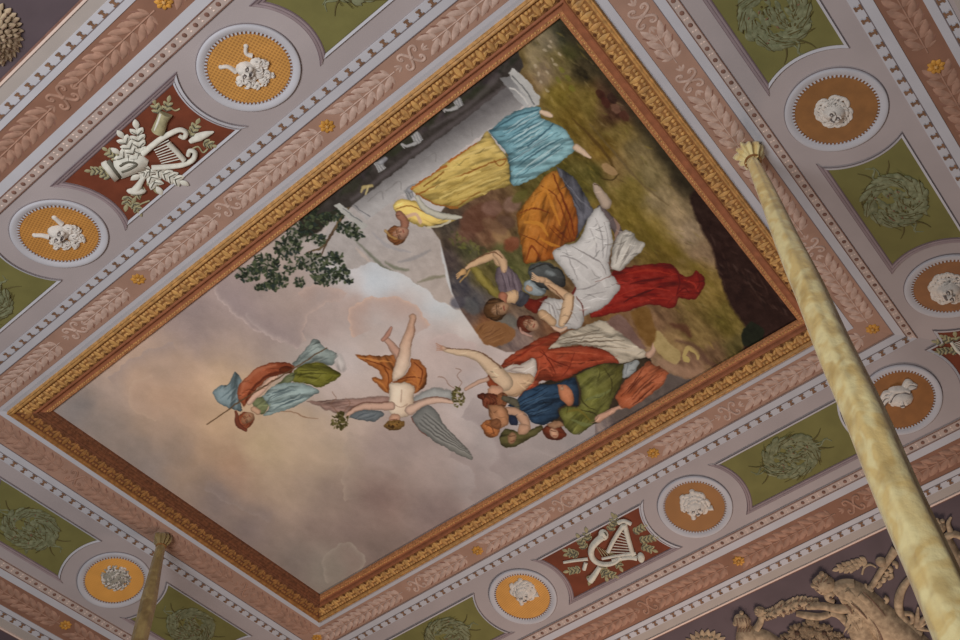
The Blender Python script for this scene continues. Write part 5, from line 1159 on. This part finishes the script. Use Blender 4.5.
C = np.clip(C*.97, 8, 225); gy = (C*np.array([.3, .55, .15])).sum(-1, keepdims=True); C = gy+(C-gy)*.82
lc = C/255.0; lc = np.where(lc <= .04045, lc/12.92, ((lc+.055)/1.055)**2.4)*GAIN
pm = bpy.data.materials.new('fresco_paint'); pm.use_nodes = True; nb = pm.node_tree.nodes['Principled BSDF']
at_ = pm.node_tree.nodes.new('ShaderNodeVertexColor'); at_.layer_name = 'paint'; pm.node_tree.links.new(at_.outputs['Color'], nb.inputs['Base Color'])
nb.inputs['Roughness'].default_value = .8; nb.inputs['Specular IOR Level'].default_value = .25
pt = thing('ceiling_painting', UC, VC, 'large rectangular ceiling painting of a mythological scene inside the gold frame', 'painting')
# names of the painted parts: the trace ids above
PARTS = {0: ('painted_sky', None), 2: ('painted_mountain', 'grey rocky painted hills'), 3: ('painted_meadow', 'olive painted meadow with rocks'), 4: ('painted_cliff', 'dark brown painted cliff'), 5: ('painted_tree', 'dark green painted tree'),
         6: ('painted_bench', 'dark painted wall behind the pedestal'), 7: ('painted_pedestal', 'long grey painted stone pedestal'), 8: ('painted_figure', 'woman in a yellow tunic and light blue skirt'), 9: ('painted_figure', 'figure in an ochre dress'),
         10: ('painted_figure', 'seated woman in white with a red cloak'), 11: ('painted_figure', 'figure in grey raising one arm'), 12: ('painted_figure', 'bare-backed woman in an orange-red robe reaching out'), 13: ('painted_figure', 'woman in a dark blue robe'),
         14: ('painted_figure', 'two heads at the edge of the crowd'), 15: ('painted_figure', 'kneeling figure in green'), 16: ('painted_drapery', 'rust-coloured cloth'), 17: ('painted_figure', 'winged youth in orange cloth'), 18: ('painted_wreath', None), 20: ('painted_wreath', None), 19: ('painted_figure', 'flying figure with shield and lance')}
FIG = {}
cid = ID[:-1, :-1]; idx = np.arange((NU+1)*(NV+1)).reshape(NV+1, NU+1)
wx = (GU*S).ravel(); wy = (GV*S).ravel(); cols = np.concatenate([lc.reshape(-1, 3), np.ones((lc.size//3, 1))], 1)
for pid in list(PARTS):
    if (cid == pid+100).any(): PARTS[pid+100] = ('painted_head', None)
for pid, (nm, lb) in PARTS.items():
    m_ = cid == pid
    if not m_.any(): continue
    jj, kk = np.nonzero(m_); quad = np.stack([idx[jj, kk], idx[jj, kk+1], idx[jj+1, kk+1], idx[jj+1, kk]], 1)
    used, inv = np.unique(quad.ravel(), return_inverse=True); F = inv.reshape(-1, 4)
    me = bpy.data.meshes.new(nm); co = np.stack([wx[used]-pt.location[0], wy[used]-pt.location[1], np.full(len(used), EYE+S-pt.location[2]-.001)], 1)
    me.vertices.add(len(used)); me.vertices.foreach_set('co', co.ravel()); me.loops.add(F.size); me.loops.foreach_set('vertex_index', F.ravel().astype(np.int32))
    me.polygons.add(len(F)); me.polygons.foreach_set('loop_start', np.arange(0, F.size, 4, dtype=np.int32)); me.polygons.foreach_set('loop_total', np.full(len(F), 4, np.int32)); me.update(calc_edges=True); me.validate()
    ca = me.color_attributes.new('paint', 'FLOAT_COLOR', 'POINT'); ca.data.foreach_set('color', cols[used].ravel().astype(np.float32)); me.materials.append(pm)
    o = bpy.data.objects.new(nm, me); COL.objects.link(o); o.parent = FIG.get(pid-100, pt) if pid >= 100 else pt; FIG[pid] = o
    if lb: o['label'] = lb

# ------------------------------------------------------------------ stucco reliefs on the aubergine cove
def relief(name, x, y, label, cat, group=None):
    p = px(x, y); return thing(name, p[0], p[1], label, cat, group)
def hair(b, x, y, r, n, seed, m=STONE, n0=.004):
    rr = random.Random(seed)
    for i in range(n):
        a = 2*math.pi*i/n+rr.uniform(-.2, .2); k = rr.uniform(.55, 1.05)
        pdome(b, x+r*k*math.cos(a), y+r*k*math.sin(a), r*.30, m, h=r*.28, n0=n0)
G3 = 'stucco reliefs on the aubergine cove'
t = relief('stucco_figure', 860, 605, 'large tan stucco figure with curly head and outstretched arm, left of the wide sleeve', 'relief', G3)
b = B()
ptube(b, [(838, 594), (850, 592), (864, 602), (878, 616), (896, 634), (912, 652)], [11, 14, 15, 16, 19, 22], STONE, n0=0, hk=.7)
ptube(b, [(834, 590), (844, 585), (854, 585)], [7, 7.5, 7], STONE, n0=.002, hk=.8)
ptube(b, [(850, 606), (838, 607), (822, 604), (806, 605)], [5.5, 4.5, 4, 3], STONE, n0=.004, hk=1)
ptube(b, [(852, 628), (846, 620), (838, 613), (830, 611)], [5, 4.2, 3.6], STONE, n0=.003, hk=1)
ptube(b, [(858, 612), (860, 626), (866, 644)], [10, 12, 13], STONE, n0=0, hk=.6)
for pts_, w_, c_ in (([(846, 586), (852, 592), (856, 600)], [2.6, 3.4, 2.6], STONE), ([(858, 590), (866, 597), (872, 606)], [3, 4, 3], STONE), ([(850, 597), (858, 604), (866, 613)], [.5, .9, .5], STONED), ([(862, 586), (874, 598), (884, 610)], [.5, .8, .5], STONED), ([(843, 598), (848, 602), (851, 608)], [.6, .9, .5], STONED)):
    ptube(b, pts_, w_, c_, n0=.0115 if c_ is STONE else .0150, hk=.6)
b.build('body', t)
b = B(); pdome(b, 824, 584, 11, STONE, h=8, n0=.001); pdome(b, 829, 591, 6, STONE, h=6, n0=.002); pdome(b, 830, 594, 1.4, STONED, h=1.2, n0=.010)
ptube(b, [(826, 592), (828, 597), (834, 600)], [3, 3, 2], STONE, n0=.004); hair(b, 822, 581, 9, 16, 2); hair(b, 821, 583, 5, 9, 3, n0=.008)
for k in range(9): a = k*.7; ptube(b, [(822+4*math.cos(a), 582+4*math.sin(a)), (822+8*math.cos(a+.4), 582+8*math.sin(a+.4))], .5, STONED, n0=.010)
b.build('head', t, label='curly head seen from the side')
b = B()
for k in range(7): ptube(b, [(868+k*4, 612+k*4), (876+k*4, 626+k*4), (880+k*4, 648)], [.6, 1.2, .6], STONED if k % 2 else STONE, n0=.014)
for k in range(26):
    rr = random.Random(k); pleaf(b, 850+rr.uniform(-6, 12), 600+rr.uniform(-6, 18), 850+rr.uniform(-8, 16), 604+rr.uniform(0, 26), 3, STONE, n0=.010)
b.build('draped_cloth', t)
t = relief('stucco_figure', 746, 630, 'small tan stucco figure with raised head at the bottom edge, left end of the garland', 'relief', G3)
b = B(); ptube(b, [(744, 626), (748, 636), (754, 652)], [6, 12, 17], STONE, n0=0, hk=.7); ptube(b, [(752, 634), (764, 640), (780, 652)], [8, 11, 12], STONE, n0=0, hk=.7)
ptube(b, [(756, 628), (760, 622), (762, 614)], [3.4, 2.8], STONE, n0=.002); b.build('body', t)
b = B(); pdome(b, 742, 620, 8, STONE, h=6, n0=.002); hair(b, 742, 618, 7, 12, 5); pdome(b, 735, 622, 2.4, STONE, h=2.2, n0=.004)
for k in range(5): ptube(b, [(736+k*3, 614), (738+k*3, 622), (737+k*3, 628)], .5, STONED, n0=.0095)
b.build('head', t)
def garland(b, pts, r, seed, m=STONE):
    """thick swag: two layers of overlapping leaves over a core, with shade painted as dark lines in the gaps"""
    rr = random.Random(seed); sp_ = smooth(pts, 6); n = len(sp_)
    ptube(b, pts, [k*.75 for k in r] if isinstance(r, list) else r*.75, m, n0=.0003, hk=.8)
    for i in range(0, n-1):
        x, y = sp_[i]; a = math.atan2(sp_[i+1][1]-y, sp_[i+1][0]-x); rad = (r if not isinstance(r, list) else r[min(len(r)-1, int(i/n*len(r)))])
        for s_ in (-1, 1):
            q = a+s_*rr.uniform(.8, 1.3); pleaf(b, x, y, x+rad*1.5*math.cos(q), y+rad*1.4*math.sin(q), rad*1.0, m, n0=.0012, h=rad*.3, bend=rr.uniform(-.5, .5))
            ptube(b, [(x+rad*.3*math.cos(q+.3), y+rad*.3*math.sin(q+.3)), (x+rad*1.1*math.cos(q+.25), y+rad*1.1*math.sin(q+.25))], rad*.08, STONED, n0=.0035)
        q = a+rr.uniform(-.6, .6); pleaf(b, x, y, x+rad*1.3*math.cos(q), y+rad*1.3*math.sin(q), rad*.9, m, n0=.0045, h=rad*.3)
        if i % 2: pdome(b, x+rr.uniform(-.6, .6)*rad, y+rr.uniform(-.6, .6)*rad, rad*.26, STONED if i % 4 == 1 else m, h=rad*.25, n0=.0065)
t = relief('stucco_garland', 790, 605, 'tan stucco leaf garland held between the two stucco figures at bottom right', 'relief', G3)
b = B(); garland(b, [(763, 616), (774, 612), (788, 606), (802, 602), (816, 603)], [4.5, 6, 5.5, 4.5], 3); pdome(b, 760, 611, 5.5, STONE, h=4, n0=.001); hair(b, 760, 611, 5, 9, 8)
b.build('leaf_swag', t)
b = B(); ptube(b, [(796, 613), (808, 615), (820, 616), (830, 613)], [2.6, 3.8, 3.6, 3], STONE, n0=.001); b.build('ribbon_end', t)
t = relief('stucco_acanthus', 815, 632, 'bushy tan stucco acanthus clump at the bottom edge under the leaning figure', 'relief', G3)
b = B(); rr = random.Random(17)
for j, (cx, cy, R_) in enumerate(((786, 640, 9), (797, 631, 10), (811, 627, 11), (824, 631, 10), (836, 638, 9), (804, 640, 10), (820, 642, 10), (845, 645, 9))):
    for i in range(11):
        a = 2*math.pi*i/11+j; pleaf(b, cx+R_*.2*math.cos(a), cy+R_*.2*math.sin(a), cx+R_*math.cos(a), cy+R_*.9*math.sin(a), 5.5, STONE, n0=.001+.002*rr.random(), h=2.6)
        if i % 2: ptube(b, [(cx+R_*.4*math.cos(a+.25), cy+R_*.4*math.sin(a+.25)), (cx+R_*.8*math.cos(a+.25), cy+R_*.7*math.sin(a+.25))], .7, STONED, n0=.004)
    pdome(b, cx, cy, 2.4, STONED if j % 2 else STONE, h=2, n0=.005); b.build('leaf_clump', t)
t = relief('stucco_rosette', 706, 640, 'half-hidden round tan stucco flower at the very bottom edge right of centre', 'relief', G3)
b = B(); leaf_rnd = random.Random(4); pdome(b, 706, 650, 16, STONE, h=4)
for j in range(3):
    for i in range(24-4*j):
        a = 2*math.pi*i/(24-4*j); r1 = (25, 18, 11)[j]; pleaf(b, 706+r1*.5*math.cos(a), 650+r1*.45*math.sin(a), 706+r1*math.cos(a+.1), 650+r1*.85*math.sin(a+.1), 5, STONE, n0=.001+.003*j)
b.build('petal_ring', t)
t = relief('stucco_scroll', 898, 600, 'curling tan stucco tendril just left of the wide yellow sleeve at the bottom', 'relief', G3)
b = B(); ptube(b, [(913, 574), (904, 585), (899, 597), (899, 609), (904, 619), (911, 628), (920, 634)], [2.4, 3.6, 4.2, 4.4, 4.6, 5, 5], STONE, n0=.001)
ptube(b, [(904, 612), (911, 613), (912, 620), (907, 622)], [2.6, 2], STONE, n0=.003)
for x2, y2 in ((929, 612), (926, 622), (918, 606), (930, 630)): ptube(b, [(916, 626), ((916+x2)/2, (626+y2)/2), (x2, y2)], [3, 2.4, .8], STONE, n0=.002)
b.build('tendril', t)
for k in range(9):
    pass
t = relief('stucco_sprig', 862, 565, 'thin tan stucco leaf sprig above the leaning figure, pointing left', 'relief', G3)
b = B(); sprig(b, 866, 560, 163, 6, STONE, L=6.5, w=4.6, n0=.001); sprig(b, 858, 564, 150, 3, STONE, L=5, w=4, n0=.002)
ptube(b, [(862, 574), (864, 567), (870, 564), (876, 567)], [1, 1.2, .8], STONE, n0=.001); b.build('leaves', t)
t = relief('stucco_sprig', 884, 568, 'tan stucco bouquet on a slanting stalk, touching the left edge of the wide sleeve', 'relief', G3)
b = B(); ptube(b, [(896, 548), (888, 560), (880, 572), (873, 584), (866, 590)], [4.6, 3.4, 3, 3, 2], STONE, n0=.001); pdome(b, 881, 561, 5.5, STONE, h=4, n0=.002)
for x, y, dg in ((888, 566, 40), (890, 572, 70), (884, 576, 100), (892, 562, 10), (878, 580, 60), (870, 588, 190), (872, 590, 240), (886, 570, 80), (884, 596, 40)):
    a = math.radians(dg); ptube(b, [(x, y), (x+4*math.cos(a), y+4*math.sin(a)), (x+7*math.cos(a+.7), y+7*math.sin(a+.7))], [2.4, 2.2, 1.2], STONE, n0=.002)
b.build('bouquet', t)
t = relief('stucco_figure', 942, 530, 'tan stucco half figure at the right edge, just right of the wide yellow sleeve', 'relief', G3)
b = B(); pdome(b, 937, 526, 8.5, STONE, h=6, n0=.001); hair(b, 936, 524, 7.5, 13, 12); pdome(b, 932, 531, 3, STONE, h=3, n0=.004); b.build('head', t)
b = B(); ptube(b, [(940, 534), (944, 546), (952, 566)], [8, 11, 14], STONE, n0=0, hk=.7); ptube(b, [(944, 538), (952, 533), (962, 536), (972, 540)], [4, 3.6, 3.4], STONE, n0=.002)
ptube(b, [(946, 554), (956, 553), (968, 560)], [4, 3.8, 3.6], STONE, n0=.002); ptube(b, [(950, 530), (948, 522), (951, 516)], [3, 2, 1], STONE, n0=.002); b.build('body', t)
t = relief('stucco_acanthus', 2, 40, 'round leafy tan stucco flower head cut by the top left corner of the photo', 'relief', G3)
b = B(); pdome(b, -10, 34, 26, STONE, h=8); rr = random.Random(6)
for j in range(5):
    n = 30-4*j; r1 = (34, 29, 23, 17, 11)[j]
    for i in range(n):
        a = 2*math.pi*(i+.5*(j % 2))/n+rr.uniform(-.05, .05); pleaf(b, -10+r1*.62*math.cos(a), 34+r1*.62*math.sin(a)*.98, -10+r1*math.cos(a+.12), 34+r1*math.sin(a+.12), 6.4, STONE, n0=.001+.0035*j, h=3)
        if i % 2: ptube(b, [(-10+r1*.7*math.cos(a+.1), 34+r1*.7*math.sin(a+.1)), (-10+r1*.9*math.cos(a+.12), 34+r1*.9*math.sin(a+.12))], .6, STONED, n0=.004+.0035*j)
b.build('leaf_rings', t)

# ------------------------------------------------------------------ brocade sleeves over the chandelier chains
def brocade(name, base, hi, lo):
    m = bpy.data.materials.new(name); m.use_nodes = True; nt = m.node_tree; bb = nt.nodes['Principled BSDF']
    bb.inputs['Roughness'].default_value = .42; bb.inputs['Sheen Weight'].default_value = .3; bb.inputs['Specular IOR Level'].default_value = .5
    tc = nt.nodes.new('ShaderNodeTexCoord'); n1 = nt.nodes.new('ShaderNodeTexNoise'); n1.inputs['Scale'].default_value = 7.5; n1.inputs['Detail'].default_value = 1.5; n1.inputs['Distortion'].default_value = 1.4
    v1 = nt.nodes.new('ShaderNodeTexVoronoi'); v1.inputs['Scale'].default_value = 6.5; v1.feature = 'F1'
    nt.links.new(tc.outputs['Object'], n1.inputs['Vector'])
    nw = nt.nodes.new('ShaderNodeTexNoise'); nw.inputs['Scale'].default_value = 9; nt.links.new(tc.outputs['Object'], nw.inputs['Vector'])
    vm = nt.nodes.new('ShaderNodeVectorMath'); vm.operation = 'MULTIPLY_ADD'; vm.inputs[1].default_value = (.16, .16, .16)
    nt.links.new(nw.outputs['Color'], vm.inputs[0]); nt.links.new(tc.outputs['Object'], vm.inputs[2]); nt.links.new(vm.outputs[0], v1.inputs['Vector'])
    r = nt.nodes.new('ShaderNodeValToRGB'); r.color_ramp.elements[0].position = .42; r.color_ramp.elements[1].position = .58; r.color_ramp.elements[0].color = lin(base); r.color_ramp.elements[1].color = lin(hi)
    nt.links.new(n1.outputs['Fac'], r.inputs['Fac'])
    r2 = nt.nodes.new('ShaderNodeValToRGB'); r2.color_ramp.elements[0].position = .20; r2.color_ramp.elements[1].position = .46; r2.color_ramp.elements[0].color = (.65, .65, .65, 1); r2.color_ramp.elements[1].color = (0, 0, 0, 1)
    nt.links.new(v1.outputs['Distance'], r2.inputs['Fac'])
    mx = nt.nodes.new('ShaderNodeMix'); mx.data_type = 'RGBA'; nt.links.new(r2.outputs['Color'], mx.inputs[0]); nt.links.new(r.outputs['Color'], mx.inputs[6]); mx.inputs[7].default_value = lin(lo)
    nt.links.new(mx.outputs[2], bb.inputs['Base Color'])
    n2 = nt.nodes.new('ShaderNodeTexNoise'); n2.inputs['Scale'].default_value = 16; n2.inputs['Detail'].default_value = 4; nt.links.new(tc.outputs['Object'], n2.inputs['Vector'])
    bp = nt.nodes.new('ShaderNodeBump'); bp.inputs['Strength'].default_value = .5; bp.inputs['Distance'].default_value = .02; nt.links.new(n2.outputs['Fac'], bp.inputs['Height']); nt.links.new(bp.outputs['Normal'], bb.inputs['Normal'])
    return m
BRO = brocade('yellow_brocade', (192, 164, 98), (208, 186, 128), (158, 126, 62)); BRO2 = brocade('olive_brocade', (112, 90, 48), (130, 108, 60), (86, 64, 30))
def ray_point(x, y, h):
    a, b_, c = ((x-480)/FPX, (y-320)/FPX, 1.0); r = [ROT[0][i]*a+ROT[1][i]*b_+ROT[2][i]*c for i in range(3)]
    return Vector((r[0]/r[2]*h*S, r[1]/r[2]*h*S, EYE+h*S))
def sleeve(top_uv, low_img, low_h, widths, mat_, folds_n, label, seed, ruff=1.0, tail=.25):
    """cloth tube from the ceiling hook towards the chandelier; widths: (fraction, radius in metres)"""
    A = Vector(W(*top_uv)); Bp = ray_point(low_img[0], low_img[1], low_h); D = Bp-A; Ltot = D.length*(1+tail); D.normalize()
    e1 = D.orthogonal().normalized(); e2 = D.cross(e1)
    t = bpy.data.objects.new('chandelier_sleeve', None); COL.objects.link(t); t.location = A; props(t, label, 'chandelier sleeve')
    rr = random.Random(seed); vs = []; fs = []; NS, NR = 64, 110; ph = [rr.uniform(0, 6.28) for _ in range(8)]
    for j in range(NR+1):
        s_ = j/NR; d = s_*Ltot; f = d/(Ltot/(1+tail)); k = 0
        while k < len(widths)-2 and f > widths[k+1][0]: k += 1
        (f0, r0), (f1, r1) = widths[k], widths[k+1]; q = max(0, min(1.6, (f-f0)/(f1-f0))); r = r0+(r1-r0)*q
        for i in range(NS):
            a = 2*math.pi*i/NS
            w = 1+.035*math.sin(folds_n*a+ph[0]+.9*math.sin(d*1.7+ph[1]))*(1 if s_ > .05 else 1.6)+.05*math.sin(2*a+ph[2]+d*.8)+.012*math.sin((folds_n+4)*a+ph[3]-d*1.3)+.03*math.sin(d*7+ph[4]+a)
            vs.append(tuple(D*d+e1*(r*w*math.cos(a))+e2*(r*w*math.sin(a))))
    for j in range(NR):
        for i in range(NS): fs.append((j*NS+i, j*NS+(i+1) % NS, (j+1)*NS+(i+1) % NS, (j+1)*NS+i))
    me = bpy.data.meshes.new('cloth_tube'); me.from_pydata(vs, [], fs); me.materials.append(mat_); me.polygons.foreach_set('use_smooth', [True]*len(fs)); me.update()
    o = bpy.data.objects.new('cloth_tube', me); COL.objects.link(o); o.parent = t
    # gathered ruffle where the cloth is tied to the ceiling hook
    vs = []; fs = []; NS = 60; prof = [(-.005, .034), (.02, .066), (.05, .078), (.085, .070), (.11, .050), (.14, .040), (.15, .036)]
    for d, r in prof:
        for i in range(NS):
            a = 2*math.pi*i/NS; w = 1+.20*math.sin(11*a+ph[5]+d*14)+.08*math.sin(5*a+ph[6]); rr_ = r*ruff*w; vs.append(tuple(D*(d*ruff+.012*math.sin(9*a))+e1*rr_*math.cos(a)+e2*rr_*math.sin(a)))
    for j in range(len(prof)-1):
        for i in range(NS): fs.append((j*NS+i, j*NS+(i+1) % NS, (j+1)*NS+(i+1) % NS, (j+1)*NS+i))
    me = bpy.data.meshes.new('gathered_ruffle'); me.from_pydata(vs, [], fs); me.materials.append(mat_); me.polygons.foreach_set('use_smooth', [True]*len(fs)); me.update()
    o = bpy.data.objects.new('gathered_ruffle', me); COL.objects.link(o); o.parent = t
    me = bpy.data.meshes.new('tie_cord'); vs = []; fs = []
    for i in range(24):
        for j in range(8):
            a, q = 2*math.pi*i/24, 2*math.pi*j/8; rr_ = .044*ruff+.007*math.cos(q); vs.append(tuple(D*(.145*ruff+.007*math.sin(q))+e1*rr_*math.cos(a)+e2*rr_*math.sin(a)))
    for i in range(24):
        for j in range(8): fs.append((i*8+j, ((i+1) % 24)*8+j, ((i+1) % 24)*8+(j+1) % 8, i*8+(j+1) % 8))
    me.from_pydata(vs, [], fs); me.materials.append(GOLDD); me.polygons.foreach_set('use_smooth', [True]*len(fs)); me.update()
    o = bpy.data.objects.new('tie_cord', me); COL.objects.link(o); o.parent = t
    return t
sleeve((-.0855, .5930), (962, 640), .3679, [(0, .020), (.04, .034), (.1, .046), (.21, .057), (.369, .074), (.601, .085), (.701, .087), (1.0, .085)], BRO, 7, 'wide yellow brocade sleeve over the chandelier chain, running down the right side', 4, 1.0)
sleeve((-1.0465, .5945), (139.5, 640), .8136, [(0, .026), (.155, .035), (.355, .042), (.642, .055), (1.0, .054)], BRO2, 6, 'thin olive brocade sleeve over a chandelier chain at bottom left', 9, .8)
